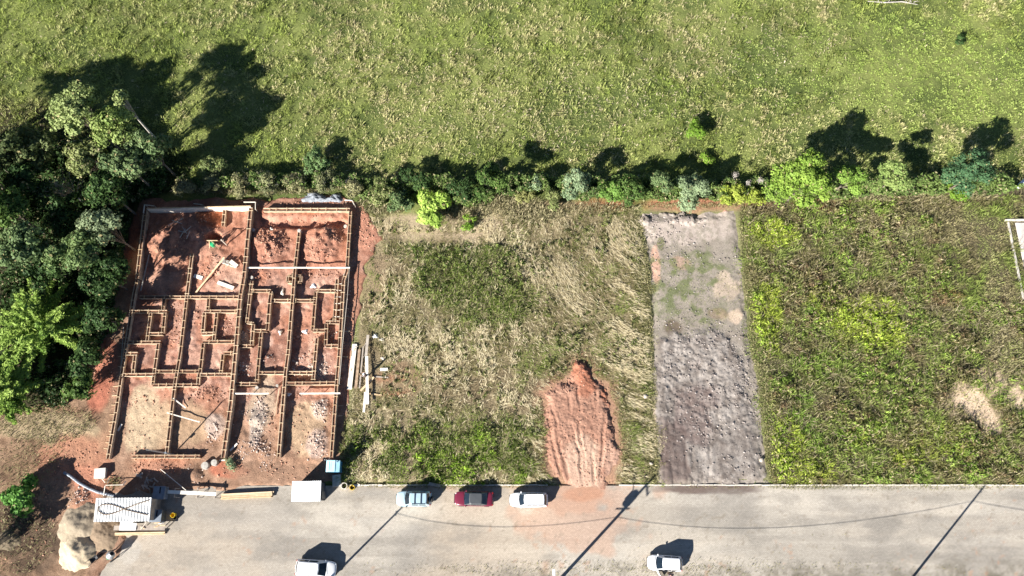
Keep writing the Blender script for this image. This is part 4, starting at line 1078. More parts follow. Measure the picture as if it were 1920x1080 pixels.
def weed_clumps(name, label, x0, x1, y0, y1, count, keep, pal_of, per=34, hmax=.9, rmax=.6):
    x, y = rand_in(x0, x1, y0, y1, count)
    k = keep(x, y); x, y = x[k], y[k]; n = len(x)
    hh = hmax * RNG.uniform(.35, 1, n) ** 1.3 * (.45 + 1.2 * sstep(.38, .62, fbm(x, y, 4.5, 3, 281))); rr_ = rmax * RNG.uniform(.4, 1, n)
    base = pal_of(x, y) * RNG.uniform(.7, 1.3, (n, 1))
    q = RNG.normal(0, .5, (n, per, 3)); q[..., 2] = np.abs(q[..., 2])
    P_ = np.stack([x, y, ground_h(x, y)], -1)[:, None] + q * np.stack([rr_, rr_, hh], -1)[:, None]
    N_ = q * np.array([1, 1, .3]) + RNG.normal(0, .5, q.shape) + np.array([0, 0, .5]); N_ /= np.linalg.norm(N_, axis=2)[..., None] + 1e-9
    C_ = np.repeat(base[:, None], per, 1) * RNG.uniform(.65, 1.35, (n, per, 1))
    m_ = RNG.uniform(0, 1, (n, per)) < .12; C_[m_] = np.array([.44, .37, .22])
    V, F, C = leaf_cards(P_.reshape(-1, 3), N_.reshape(-1, 3), RNG.uniform(.06, .14, n * per), C_.reshape(-1, 3), 3.2)
    return tag(tri_mesh(name, V, F, M['leaf'], C), label, 'weeds', kind='stuff')
def pal_d(x, y):
    t_ = RNG.uniform(0, 1, len(x))
    c_ = mix((.085, .09, .035), (.25, .23, .09), t_)
    c_ = mix(c_, mix((.12, .21, .03), (.30, .43, .075), t_), sstep(.40, .58, fbm(x, y, 2.2, 5, 234, .65)) * .85)
    c_ = mix(c_, (.20, .13, .08), (RNG.uniform(0, 1, len(x)) < .22) * .8)
    lm = np.maximum.reduce([blob(x, y, 1440, 590, 36, 66, 3, .6), blob(x, y, 1625, 610, 70, 50, 4, .6), blob(x, y, 1440, 435, 44, 34, 5, .6), blob(x, y, 1480, 840, 44, 60, 7, .7) * .8])
    return mix(c_, mix((.22, .33, .035), (.46, .56, .09), t_), np.clip(lm * 1.2, 0, 1) * .95)
weed_clumps('weed_clumps', 'bushy knee-high weeds of many kinds over the overgrown lot', 28, 66, 3.8, 38.5, 4200,
            lambda x, y: (sdist(x, y, P_LOT_D) < -.3) & (np.maximum(blob(x, y, 1846, 752, 66, 48, 15, 1.9), blob(x, y, 1866, 706, 22, 34, 6, 1.5) * .45) < .3) & (fbm(x, y, 2.0, 4, 261) > .44) & ~((x > 53) & (y > 25)), pal_d)
def pal_a(x, y):
    t_ = RNG.uniform(0, 1, len(x))
    c_ = mix((.065, .10, .025), (.20, .25, .065), t_)
    return mix(c_, mix((.16, .28, .02), (.34, .48, .06), t_), sstep(.45, .6, fbm(x, y, 2.0, 3, 262)) * sstep(9, 6, y))
weed_clumps('lot_weed_clumps', 'rank green weeds standing in the uncut patches of the mown lot', -19, 15, 3.6, 33, 6000,
            lambda x, y: (np.maximum(sstep(1.0, -1.0, sdist(x, y, poly([(785, 475), (925, 448), (975, 455), (992, 600), (880, 612), (845, 590), (790, 560)])) + (fbm(x, y, 3.0, 5, 225, .65) - .5) * 5.0), blob(x, y, 845, 855, 170, 55, 4, .9)) > .5) & (sdist(x, y, P_MOUND) > .4) & (fbm(x, y, 1.1, 4, 263, .65) > .48) & (sdist(x, y, P_LOT_A) < -.2), pal_a, 30, .7, .5)
weed_clumps('mown_tufts', 'small dark tufts left standing over the mown lot', -20, 17, 4, 36.5, 5200,
            lambda x, y: (sdist(x, y, P_LOT_A) < -.3) & (sdist(x, y, P_MOUND) > .5) & (fbm(x, y, 1.3, 4, 264, .7) > .52) & (np.maximum(blob(x, y, 810, 447, 115, 15, 8, .3), blob(x, y, 680, 690, 36, 90, 5, .5)) < .5), lambda x, y: mix((.07, .085, .03), (.22, .25, .08), RNG.uniform(0, 1, len(x))), 14, .35, .32)
x, y = rand_in(28, 66, 3.8, 38.5, 7500)
k = (sdist(x, y, P_LOT_D) < -.2) & (np.maximum(blob(x, y, 1846, 752, 66, 48, 15, 1.9), blob(x, y, 1866, 706, 22, 34, 6, 1.5) * .45) < .4) & ~((x > 53) & (y > 25))
x, y = x[k], y[k]; n = len(x)
o = blades('dry_stalks', x, y, ground_h(x, y) + .25 * RNG.uniform(0, 1, n), RNG.uniform(.5, 1.15, n), RNG.uniform(.03, .06, n), RNG.uniform(0, 6.283, n), RNG.uniform(.45, .95, n), mix((.32, .28, .15), (.58, .50, .32), RNG.uniform(0, 1, n)))
tag(o, 'bleached dry stalks bent over the overgrown lot', 'stalks', kind='stuff')
# pale seed heads above the yellow-green shrub
def plume(label, u, v, z):
    x, y = G(u, v, z); r = empty('seed_plume', (x, y, 0))
    MB().tube([(0, 0, 0), (.05, 0, z * .6), (0, .05, z)], [.025, .018, .01], 5).build('stem', M['pale_bark'], r)
    q = RNG.normal(0, .16, (150, 3)); q[:, 2] = q[:, 2] * 1.2 + z
    N = RNG.normal(0, 1, (150, 3)); N /= np.linalg.norm(N, axis=1)[:, None]
    V, F, C = leaf_cards(q, N, RNG.uniform(.05, .10, 150), np.tile(np.array([.50, .45, .40]), (150, 1)) * RNG.uniform(.8, 1.2, (150, 1)), 2.0)
    tri_mesh('plume', V, F, M['leaf'], C, parent=r)['kind'] = 'stuff'
    tag(r, label, 'plant', 'pale seed plumes above the shrubs')
plume('pale seed plume highest of three over the yellow-green shrub', 1379, 328, 2.3)
plume('pale seed plume in the middle over the yellow-green shrub', 1403, 342, 2.2)
plume('pale seed plume nearest the biggest bright tree', 1426, 338, 2.3)

# ------------------------------------------------------------------ foundation formwork
def form_beam(root, pts, h=.42, wide=.30, ties=True, z0=None, rail=.042, core=None):
    """a run of form: fill between two boards, ties across the top. pts are photo pixels of its top edge"""
    for (p, q) in zip(pts[:-1], pts[1:]):
        zt = .12 + h
        a, b = G3(*p, zt), G3(*q, zt)
        d = (b - a); L = d.length; d.normalize(); n = Vector((-d.y, d.x, 0))
        ext = d * .03
        zb = -.25
        c = MB().bar(Vector((a.x, a.y, (zb + zt - .12) / 2)), Vector((b.x, b.y, (zb + zt - .12) / 2)), wide - rail, zt - .12 - zb)
        core_o = c.build('form_fill', M[core or 'fill'], root)
        for sgn in (-1, 1):
            off = n * (sgn * wide / 2)
            j = random.uniform(-.012, .012)
            m = MB().bar(Vector((a.x, a.y, (zb + zt) / 2 + j)) + off - ext, Vector((b.x, b.y, (zb + zt) / 2 + j)) + off + ext, .028, zt - zb)
            # top rail nailed along the board
            m.bar(Vector((a.x, a.y, zt - .03 + j)) + off * 1.14 - ext, Vector((b.x, b.y, zt - .03 + j)) + off * 1.14 + ext, rail, .07)
            m.build('form_board', M['form_wood'], core_o)
        if ties and L > .7:
            t = MB(); k = max(1, int(L / 1.05))
            for i in range(k):
                s_ = (i + .5 + random.uniform(-.25, .25)) / k
                c0 = a + (b - a) * s_; c0.z = zt + .035
                w = wide * random.uniform(1.3, 1.9)
                t.bar(c0 - n * w / 2, c0 + n * w / 2, .06, .03)
            t.build('cross_tie', M['new_wood'], core_o)['kind'] = 'stuff'

house_a = empty('foundation_formwork', G3(330, 640))
tag(house_a, 'timber foundation forms of the plot nearer the forest, with white end wall', 'formwork', 'timber foundation forms')
house_b = empty('foundation_formwork', G3(550, 640))
tag(house_b, 'timber foundation forms of the plot next to the mown lot', 'formwork', 'timber foundation forms')
A_RUNS = [[(257, 524), (251, 550), (234, 660), (218, 768), (202, 860)],
          [(360, 476), (350, 556), (338, 660), (327, 723), (312, 852)],
          [(262, 557), (450, 557)], [(246.5, 584), (312, 584)], [(382, 583.6), (448, 583.6)], [(307.5, 560), (305, 582)], [(309, 586), (305, 625)], [(282.5, 587), (275.5, 640)],
          [(279, 626), (304, 625.5)], [(237, 642), (300, 641.5)], [(296.5, 643.5), (288.5, 701)], [(391, 559), (389, 582)], [(383, 585.5), (379.7, 624)], [(406, 586), (400.5, 639)],
          [(378, 625.5), (402, 625)], [(380, 641), (442, 640.5)], [(381, 643), (374.7, 701)], [(233, 663), (257, 663)], [(253, 665), (249, 701)], [(228, 703), (288, 702.5)],
          [(290.5, 696.4), (373.3, 696.4)], [(288, 704), (286, 721)], [(285, 722.5), (371, 722)], [(373, 699), (371, 721)], [(375, 702.5), (436, 702)], [(418.5, 662), (438.6, 662)], [(417.8, 664), (413.6, 701)],
          [(247, 856), (374, 856)], [(421, 392), (418, 423)]]
B_RUNS = [[(561, 434), (552, 510), (548, 561), (540, 660), (535, 698), (522, 857)],
          [(657, 396), (650, 509), (644, 526), (636, 660), (631, 717), (621, 857)],
          [(472, 527), (463, 604)], [(632, 523), (626.5, 603)], [(470, 545), (507, 545)], [(507.8, 546.5), (505.7, 561), (501, 619)], [(506, 563.5), (547, 563.5)], [(549, 563.5), (590, 563.5)],
          [(592, 546), (586, 619)], [(592, 545), (630, 545)], [(463, 605), (475, 606)], [(475, 608), (471.7, 647)], [(447, 649), (471, 648.5)], [(476, 620), (500, 620)], [(489.7, 622), (481, 718)],
          [(586, 619.5), (611, 619.5)], [(612, 605.5), (610.6, 647)], [(611, 604), (637, 604)], [(611, 648.5), (635.6, 648)], [(594, 634), (586.7, 717)], [(483.5, 699), (534, 699)], [(536, 699), (587, 699)],
          [(436, 720), (481, 719.5)], [(535, 719), (585, 718.6), (628, 718)], [(539, 517), (551, 517)], [(539, 529), (551, 529)], [(539, 518), (538.5, 528)], [(553, 517), (564, 517)], [(553, 529), (564, 529)], [(564.5, 518), (564, 528)]]
for r in A_RUNS:
    form_beam(house_a, r, h=.55 + random.uniform(-.02, .02))
for r in B_RUNS:
    form_beam(house_b, r, h=.58 + random.uniform(-.02, .02) if len(r) < 3 else .75, wide=.30 if abs(r[0][0] - r[-1][0]) + abs(r[0][1] - r[-1][1]) > 14 else .2)
form_beam(house_b, [(494, 393), (655, 393)], h=.85, wide=.34)
# taller shared wall, side wall and pale end wall of the forest-side house
form_beam(house_a, [(470, 389), (457, 520)], h=1.05, wide=.36)
form_beam(house_a, [(457, 520), (450, 557), (443, 640), (432, 760), (418, 858)], h=.9, wide=.36)
form_beam(house_a, [(272, 394), (257, 522)], h=1.0, wide=.34)
def pale_wall(root, p, q, h, name='end_wall'):
    a, b = G3(*p, h), G3(*q, h)
    n = 6
    for i in range(n):
        c, d = a.lerp(b, i / n), a.lerp(b, (i + 1) / n)
        j = Vector((0, random.uniform(-.015, .015), 0))
        c = Vector((c.x, c.y, h / 2 - .1)) + j; d = Vector((d.x, d.y, h / 2 - .1)) + j
        g = (d - c).normalized() * .006
        MB().bar(c + g, d - g, .045, h + .2).build('wall_sheet', M['white_wood'], root)
    MB().bar(a + Vector((0, .09, .02)), b + Vector((0, .09, .02)), .09, .07).build('top_rail', M['new_wood'], root)
    t = MB()
    for i in range(9):
        c = a.lerp(b, (i + .5) / 9); t.bar(Vector((c.x, c.y + .10, h * .5 - .2)), Vector((c.x, c.y + .10, h + .12)), .06, .06, (0, 1, 0))
    t.build('stake', M['form_wood'], root)['kind'] = 'stuff'
pale_wall(house_a, (275, 392), (470, 387.5), 1.45)
# outer stakes and waler along the forest side, and along the mown side
def stakes(root, pts, side, n, L, z=.3):
    for i in range(n):
        t = (i + random.uniform(.2, .8)) / n
        k = t * (len(pts) - 1); j = min(int(k), len(pts) - 2); f = k - j
        u = pts[j][0] + (pts[j + 1][0] - pts[j][0]) * f; v = pts[j][1] + (pts[j + 1][1] - pts[j][1]) * f
        a = G3(u, v, z); l = L * random.uniform(.6, 1.2)
        b = a + Vector((side * l, random.uniform(-.1, .1), -.12))
        MB().bar(a, b, .055, .045).build('brace', M['new_wood'], root)
stakes(house_a, [(236, 620), (218, 765), (205, 850)], -1, 15, .7)
stakes(house_b, [(648, 520), (636, 650), (625, 790)], 1, 12, .9, .45)
a, b = G3(232, 612, .35), G3(226, 700, .35)
MB().bar(a, b, .09, .05).build('waler', M['grey_wood'], house_a)
a, b = G3(283, 462, .5), G3(264, 545, .45)
tag(MB().bar(a, b, .12, .06).build('loose_pole', M['pale_bark']), 'long pale pole lying along the shaded side wall', 'pole')
# rungs across the double trench form
for i in range(6):
    f = (i + .5) / 6; a = G3(632 - 5.5 * f, 526 + 74 * f, .62); b = G3(645 - 6 * f, 526 + 74 * f, .62)
    MB().bar(a, b, .06, .04).build('rung', M['white_wood'], house_b)

for hs in (house_a, house_b):
    for ch in bpy.data.objects:
        if ch.parent is hs: ch.matrix_parent_inverse = Matrix.Translation(-hs.location)

# batter boards: planks on two posts
def batter(label, p, q, z, w=.16, mat='white_wood'):
    a, b = G3(*p, z), G3(*q, z)
    r = empty('batter_board', (a.x, a.y, 0))
    o = Vector((a.x, a.y, 0))
    MB().bar(a - o, b - o, w * .45, w, (0, 1, .3)).build('plank', M[mat], r)
    for c in (a.lerp(b, .02), a.lerp(b, .5), a.lerp(b, .98)):
        MB().bar(Vector((c.x, c.y - .06, -.2)) - o, Vector((c.x, c.y - .06, z + .05)) - o, .07, .07, (0, 1, 0)).build('post', M['grey_wood'], r)
    return tag(r, label, 'batter board', 'setting-out boards on posts')
batter('long white plank crossing the plot next to the mown lot, near its end wall', (457, 502), (656, 502), .95)
batter('short white plank right of the shared wall, in the lower half of the plot', (431, 738), (504, 738), .85)
batter('short white plank reaching the mown-lot side wall in the lower half', (562, 738), (638, 737.4), .85)
def corner_board(label, p, q, r_, z=1.2):
    pts = [G3(*k, z) for k in (p, q, r_)]
    o = Vector((pts[1].x, pts[1].y, 0)); e = empty('corner_board', o)
    for a, b in zip(pts[:-1], pts[1:]):
        MB().bar(a - o, b - o, .07, .14, (0, 0, 1)).build('plank', M['white_wood'], e)
    for a in pts:
        MB().bar(Vector((a.x, a.y, -.2)) - o, Vector((a.x, a.y, z)) - o + Vector((.05, .05, 0)), .07, .07, (0, 1, 0)).build('post', M['grey_wood'], e)
    tag(e, label, 'batter board', 'corner setting-out boards')
corner_board('pale corner board at the forest corner of the white end wall', (269, 399), (271, 384), (288, 386))
corner_board('pale corner board over the gap between the two end walls', (457, 379), (479, 379), (479, 393))
corner_board('pale corner board by the grey heap, at the end of the slatted wall', (646, 375), (660, 376), (664, 384))
corner_board('small pale board lying between corner boards above the white end wall', (363, 382), (374, 383), (380, 384.5), .6)

# loose planks on the plot
def plank(label, p, q, z0=.25, z1=.25, w=.22, t=.045, mat='white_wood', name='loose_plank', group='loose planks on the plot', hf=site_h):
    a, b = G3(*p, z0), G3(*q, z1)
    a.z = hz(a.x, a.y, hf) + z0 - .1; b.z = hz(b.x, b.y, hf) + z1 - .1
    c = (a + b) / 2; o = MB().bar(a - c, b - c, w, t).build(name, M[mat]); o.location = c
    return tag(o, label, 'plank', group)
plank('long new plank leaning diagonally by the pale block stack', (368, 549), (422, 484), .2, .5, .2, mat='new_wood')
plank('short white slab lying by the middle form, upper room', (364, 517), (380, 522), .2, .2, .45, .12)
plank('longer white slab lying aslant in the upper room', (409, 530), (439, 541), .22, .25, .42, .12)
plank('white stick across the middle form, upper of two', (325, 747), (348, 765), .55, .3, .14)
plank('long thin white stick across the middle form, lower of two', (313, 774), (376, 792), .6, .5, .12)
plank('white bar on end in the dark shade of the forest-side form', (228, 795), (221, 808), .3, .2, .2)
plank('long brown board leaning by the second middle form', (524, 728), (515, 780), .3, .3, .14, mat='form_wood')
plank('white twisted strip in the shade of the shared wall', (446, 832), (432, 845), .3, .3, .2)
plank('white board edge at the foot of the shared wall', (411, 863), (423, 863), .3, .3, .14)
plank('white board edge at the foot of the mown-side wall', (608, 863), (623, 863), .35, .35, .14)
for i, (u, v, dx, dy) in enumerate(((330, 420, 14, -10), (345, 428, 10, 14), (352, 432, -12, 16), (338, 436, 16, 4), (350, 440, 12, -12), (325, 415, 18, 6), (360, 436, -8, 14), (318, 425, 12, -8))):
    plank('weathered stick on the brush heap in the shaded upper room', (u, v), (u + dx, v + dy), .4 + .05 * i, .5, .07, .06, 'pale_bark', 'stick', 'sticks on the brush heap')

# pale hollow blocks stacked in the upper room
bs = empty('block_stack', G3(434, 495)); bs.location.z = .15
proto = None
for lay in range(3):
    for i in range(4 - lay):
        for j in range(2):
            if proto is None:
                m = MB()
                for q in (-.08, .08): m.box((0, q, 0), (.38, .03, .18))
                for q in (-.175, 0, .175): m.box((q, 0, 0), (.03, .129, .18))
                o = m.build('block', M['pale_concrete'], bs); proto = o
            else:
                o = proto.copy(); COL.objects.link(o); o.parent = bs
            o.location = (-.7 + i * .45 + random.uniform(-.04, .04), .25 - j * .3 - i * .14, .12 + lay * .20)
            o.rotation_euler = (0, 0, -.3 + random.uniform(-.15, .15))
tag(bs, 'small stack of pale hollow blocks against the shared wall, upper room', 'blocks')
plank('upright pale board leaning on the block stack', (432, 490), (445, 500), .7, .6, .5, .05, 'white_wood')

# pit winch: green drum on a timber frame
pw = empty('pit_winch', G3(405, 464)); pw.location.z = hz(pw.location.x, pw.location.y)
MB().lathe([(0, .95), (.26, .95), (.30, .9), (.30, .35), (.26, .3), (0, .3)], n=16).build('drum', M['green'], pw)
for s_ in (-1, 1):
    MB().bar((s_ * .55, -.3, -.1), (s_ * .1, .15, 1.5), .08, .08).build('leg', M['new_wood'], pw)
    MB().bar((s_ * .55, .7, -.1), (s_ * .1, .2, 1.5), .08, .08).build('leg', M['new_wood'], pw)
MB().bar((-.4, .18, 1.5), (.9, .18, 1.5), .08, .08).build('crossbeam', M['new_wood'], pw)
tag(pw, 'green drum under a small timber frame at the mouth of the dark pit', 'winch')
po = empty('post', G3(426, 460)); po.location.z = hz(po.location.x, po.location.y)
MB().bar((0, 0, -.2), (.0, 0, 1.9), .12, .12, (0, 1, 0)).build('shaft', M['grey_wood'], po); MB().bar((-.2, 0, 1.5), (.25, 0, 1.75), .06, .06).build('arm', M['grey_wood'], po)
tag(po, 'rough upright post with a short arm beside the pit, casting a long shadow', 'post')

# round pile heads of fresh concrete
def pile(label, u, v, r=.26, mat='concrete', h=.35):
    r = r * .72
    x, y = G(u, v, h); z = hz(x, y)
    o = MB().lathe([(0, h), (r * .9, h), (r, h - .03), (r * 1.03, -.3), (0, -.3)], n=14).build('pile_head', M[mat]); o.location = (x, y, z)
    tag(o, label, 'pile head', 'concrete pile heads')
pile('concrete pile head in the shade of the shared wall, upper end', 475.5, 432, .3)
pile('bright concrete pile head capping the middle form of the mown-side plot', 561.5, 433, .3, h=.75)
pile('white pile head at the top corner of the mown-side trench', 647, 423, .3)
pile('small pile head beside the shared wall where the cross form starts', 473, 521, .28)
pile('pile head at the head of the double trench form', 648, 516, .34, h=.55)
pile('pale round pile head in the room below the cross forms', 482, 727, .28)
pile('pale pile head at the end of the lower form, near the shadow line', 520, 723, .22, h=.5)

# crumpled pale sheets and sacks
def crumple(name, label, u, v, rx, ry, h, mat, cat, seed, hf=site_h, group=None):
    x, y = G(u, v); z = hz(x, y, hf)
    if cat == 'sack' or cat == 'sheet': rx, ry, h = rx * .75, ry * .75, h * .8
    rg = np.random.default_rng(seed); n = 13
    g = np.linspace(-1, 1, n); X, Y = np.meshgrid(g, g)
    rad = np.sqrt(X ** 2 + Y ** 2); ang = np.arctan2(Y, X)
    sc_ = 1 + .25 * np.sin(ang * 3 + seed) + rg.uniform(-.12, .12, X.shape)
    Z = h * np.clip(1.15 - rad ** 2, 0, 1) * rg.uniform(.35, 1.1, X.shape) + .02
    V = np.stack([X * rx * sc_, Y * ry * sc_, Z], -1).reshape(-1, 3)
    F = grid_faces(n, n)
    keep = (rad.ravel()[F] < 1.12).all(1)
    o = tri_mesh(name, V, F[keep], M[mat]); o.location = (x, y, z + .02)
    m = o.modifiers.new('thickness', 'SOLIDIFY'); m.thickness = .01
    return tag(o, label, cat, group)
crumple('plastic_sheet', 'crumpled pale grey sheet near the double trench form', 588, 537, .5, .45, .25, 'white', 'sheet', 3)
crumple('plastic_sheet', 'pale sack lying on the red floor left of the middle form', 531, 549, .25, .55, .2, 'pale_concrete', 'sack', 4)
crumple('cement_sack', 'pale cement sack in the room right of the middle form', 573, 622, .45, .35, .25, 'white', 'sack', 5)
crumple('cement_sack', 'pale sack in the room left of the middle form', 527, 624, .3, .4, .25, 'pale_concrete', 'sack', 6)
crumple('cement_sack', 'white sack by the second lower plank', 543, 740, .35, .25, .2, 'white', 'sack', 7)
crumple('cement_sack', 'white sack on the red floor by the upper left mound', 511, 432, .3, .3, .2, 'pale_concrete', 'sack', 8)
crumple('grey_heap', 'bluish-grey dumped heap under the shrubs above the slatted wall', 592, 372, 1.7, .75, .6, 'ash', 'heap', 9, ground_h)
crumple('grey_heap', 'pale grey heap beside the bluish one, nearer the mown lot', 628, 374, 1.2, .65, .5, 'ash', 'heap', 10, ground_h)
crumple('grey_heap', 'small pale bundle in the shrubs above the grey heaps', 655, 345, .55, .6, .9, 'concrete', 'heap', 11, ground_h)
crumple('cement_sack', 'white sack at the edge of the mown grass by the timber', 665, 800, .3, .9, .3, 'white', 'sack', 12)

# service pole with leaning steel shaft
sp = empty('service_pole', G3(327, 852)); sp.location.z = .05
top = Vector((-1.0, .15, 4.6))
MB().tube([(0, 0, -.3), top * .5, top], .075, 8).build('shaft', M['steel'], sp)
MB().box(top * .36 + Vector((.14, 0, 0)), (.22, .16, .35)).build('meter_box', M['grey_plastic'], sp)
MB().tube([top, top + Vector((.05, 0, .25)), top + Vector((.25, 0, .2))], .04, 6).build('weatherhead', M['dark_steel'], sp)
tag(sp, 'grey steel service pole leaning over the front form, casting a long diagonal shadow', 'pole')

# ------------------------------------------------------------------ vehicles
def loft(rings, closed_ends=True):
    n = len(rings[0]); vs = [q for r in rings for q in r]; fs = []
    for i in range(len(rings) - 1):
        for k in range(n):
            k2 = (k + 1) % n
            fs.append((i * n + k, i * n + k2, (i + 1) * n + k2, (i + 1) * n + k))
    if closed_ends:
        fs.append(tuple(range(n))); fs.append(tuple((len(rings) - 1) * n + k for k in reversed(range(n))))
    return vs, fs

def car(name, label, u, v, rz, L, W, H, paint, hood=1.0, ws=.75, rear='hatch', roof_paint=None, windows=2, rack=None, spare=False, open_door=False, dz=0.0):
    """front towards local +x; hood length, windscreen run ws; built to real size"""
    x, y = G(u, v, .8)
    root = empty(name, (x, y, dz), rz)
    hl, hw = L / 2, W / 2
    belt = H * .60; sill = .22; hoodz = belt - .03
    P = M[paint]
    # lower body
    tail = hl - .02
    trunk = .62 if rear == 'sedan' else .05
    st = [(-hl, .80, .45, .62), (-hl + .05, .90, .30, belt - .10), (-hl + .25, .975, .24, belt - .02), (-hl * .5, 1.0, sill, belt), (0, 1.0, sill, belt), (hl - hood - .1, 1.0, sill, belt),
          (hl - hood + .25, .995, sill, hoodz), (hl - .45, .94, .24, hoodz - .08), (hl - .15, .80, .28, hoodz - .17), (hl, .52, .40, hoodz - .33)]
    rings = []
    for (sx, fw, zb, zt) in st:
        w_ = hw * fw
        rings.append([(sx, -w_ * .9, zb), (sx, -w_, zb + (zt - zb) * .35), (sx, -w_ * .985, zb + (zt - zb) * .8), (sx, -w_ * .90, zt), (sx, -w_ * .45, zt + .035), (sx, 0, zt + .045),
                      (sx, w_ * .45, zt + .035), (sx, w_ * .90, zt), (sx, w_ * .985, zb + (zt - zb) * .8), (sx, w_, zb + (zt - zb) * .35), (sx, w_ * .9, zb)])
    m = MB(); m.add(*loft(rings))
    b = m.build('body', P, root, smooth=True)
    md = b.modifiers.new('round', 'SUBSURF'); md.levels = 1; md.render_levels = 2
    # cabin
    xb0 = hl - hood; xt0 = xb0 - ws                       # windscreen base / top
    xb1 = -hl + (trunk if rear == 'sedan' else .10); xt1 = xb1 + (.62 if rear == 'sedan' else .32)
    wb, wt = hw * .90, hw * .73
    zb, zt = belt - .04, H
    base = [(xb0, -wb * .9), (xb0 + .10, 0), (xb0, wb * .9), (xt0 - .1, wb), (xt1, wb), (xb1, wb * .88), (xb1 - .06, 0), (xb1, -wb * .88), (xt1, -wb), (xt0 - .1, -wb)]
    topp = [(xt0, -wt * .9), (xt0 + .06, 0), (xt0, wt * .9), (xt0 - .16, wt), (xt1 + .05, wt), (xt1 - .02, wt * .9), (xt1 - .06, 0), (xt1 - .02, -wt * .9), (xt1 + .05, -wt), (xt0 - .16, -wt)]
    n = len(base)
    vs = [(q[0], q[1], zb) for q in base] + [(q[0], q[1], zt - .05) for q in topp] + [(q[0] * .94 + .06 * (xt0 + xt1) / 2, q[1] * .86, zt - .005) for q in topp] + [((xt0 + xt1) / 2, 0, zt + .015)]
    fs = []
    for k in range(n):
        k2 = (k + 1) % n
        fs.append((k, k2, n + k2, n + k)); fs.append((n + k, n + k2, 2 * n + k2, 2 * n + k)); fs.append((2 * n + k, 2 * n + k2, 3 * n))
    m = MB().add(vs, fs)
    m.build('cabin', M[roof_paint] if roof_paint else P, root, .03)
    # glazing: panes 8 mm proud of the cabin skin
    def pane(nm, quad, mat='glass'):
        q = [Vector(p) for p in quad]
        nr = (q[1] - q[0]).cross(q[3] - q[0]).normalized()
        c = sum(q, Vector()) / 4
        if nr.dot(c - Vector(((xt0 + xt1) / 2, 0, (zb + zt) / 2))) < 0: nr = -nr
        mm = MB(); mm.add([p + nr * .010 for p in q] + [p - nr * .02 for p in q], [(0, 1, 2, 3), (4, 7, 6, 5), (0, 4, 5, 1), (1, 5, 6, 2), (2, 6, 7, 3), (3, 7, 4, 0)])
        return mm.build(nm, M[mat], root)
    def lerp(a, b_, t): return tuple(a[i] + (b_[i] - a[i]) * t for i in range(3))
    def face(b0, b1, t0, t1, s0, s1, e0, e1):
        bl, br = lerp(b0, b1, s0), lerp(b0, b1, s1); tl, tr = lerp(t0, t1, s0), lerp(t0, t1, s1)
        return [lerp(bl, tl, e0), lerp(br, tr, e0), lerp(br, tr, e1), lerp(bl, tl, e1)]
    B3 = [(q[0], q[1], zb) for q in base]; T3 = [(q[0], q[1], zt - .05) for q in topp]
    for i in (0, 1): pane('windshield' if i == 0 else 'windshield', face(B3[i], B3[i + 1], T3[i], T3[i + 1], .04 if i == 0 else 0, 1 if i == 0 else .96, .12, .95))
    for i in (5, 6): pane('rear_window', face(B3[i], B3[i + 1], T3[i], T3[i + 1], .08 if i == 5 else 0, 1 if i == 5 else .92, .22, .93))
    for (i0, i1) in ((3, 4), (8, 9)):
        for j in range(windows):
            s0, s1 = (j + .05) / windows, (j + .95) / windows
            pane('side_window', face(B3[i0], B3[i1], T3[i0], T3[i1], s0, s1, .16, .90))
    # front quarter glass, wheels, lamps, bumpers, mirrors
    wheel_r = .30
    for sx in (hl - .78, -hl + .72):
        for sy in (-1, 1):
            t = MB(); prof = [(wheel_r * .62, -.09), (wheel_r * .95, -.09), (wheel_r, -.06), (wheel_r, .06), (wheel_r * .95, .09), (wheel_r * .62, .09)]
            vs_ = MB().lathe(prof, n=18); vs_.v = [(p[0], p[2], p[1]) for p in vs_.v]
            wo = vs_.build('wheel', M['tyre'], root); wo.location = (sx, sy * (hw - .075), wheel_r)
            rm = MB().lathe([(0, .05), (wheel_r * .35, .06), (wheel_r * .64, .04), (wheel_r * .64, -.05), (0, -.05)], n=14); rm.v = [(p[0], p[2] * sy, p[1]) for p in rm.v]
            rm.build('rim', M['rim'], wo)
    for sy in (-1, 1):
        MB().box((hl - .24, sy * hw * .58, hoodz - .24), (.20, .28, .12), rz=-sy * .45).build('headlight', M['lamp_clear'], root, .03)
        MB().box((-hl + .06, sy * hw * .76, belt - .22), (.10, .18, .26)).build('taillight', M['lamp_red'], root, .02)
        mz = MB().box((xb0 - .22, sy * (hw - .02), belt + .05), (.13, .20, .12)); mz.build('mirror', P if paint != 'paint_blue' else M['trim'], root, .03)
    MB().box((hl - .03, 0, .42), (.14, W * .62, .14)).build('bumper', M['trim'], root, .03)
    MB().box((-hl + .0, 0, .40), (.12, W * .76, .16)).build('bumper', P, root, .03)
    MB().box((hl - .10, 0, hoodz - .30), (.08, W * .34, .10)).build('grille', M['trim'], root, .01)
    MB().box((-hl - .055, 0, .60), (.02, .40, .13)).build('number_plate', M['white'], root)
    # cowl under the windscreen with wiper
    MB().bar((xb0 + .12, -wb * .75, belt + .045), (xb0 - .02, .2, belt + .12), .02, .02).build('wiper', M['trim'], root)
    if rack == 'bars':
        for fx in (.30, .68):
            xx = xt0 + (xt1 - xt0) * fx
            MB().bar((xx, -wt * .98, H + .07), (xx, wt * .98, H + .07), .07, .04).build('roof_bar', M['trim'], root)
    if rack:
        for sy in (-1, 1):
            MB().bar((xt0 - .2, sy * wt * .93, H + .02), (xt1 + .1, sy * wt * .93, H + .02), .045, .045).build('roof_rail', M['trim'] if rack == 'bars' else P, root)
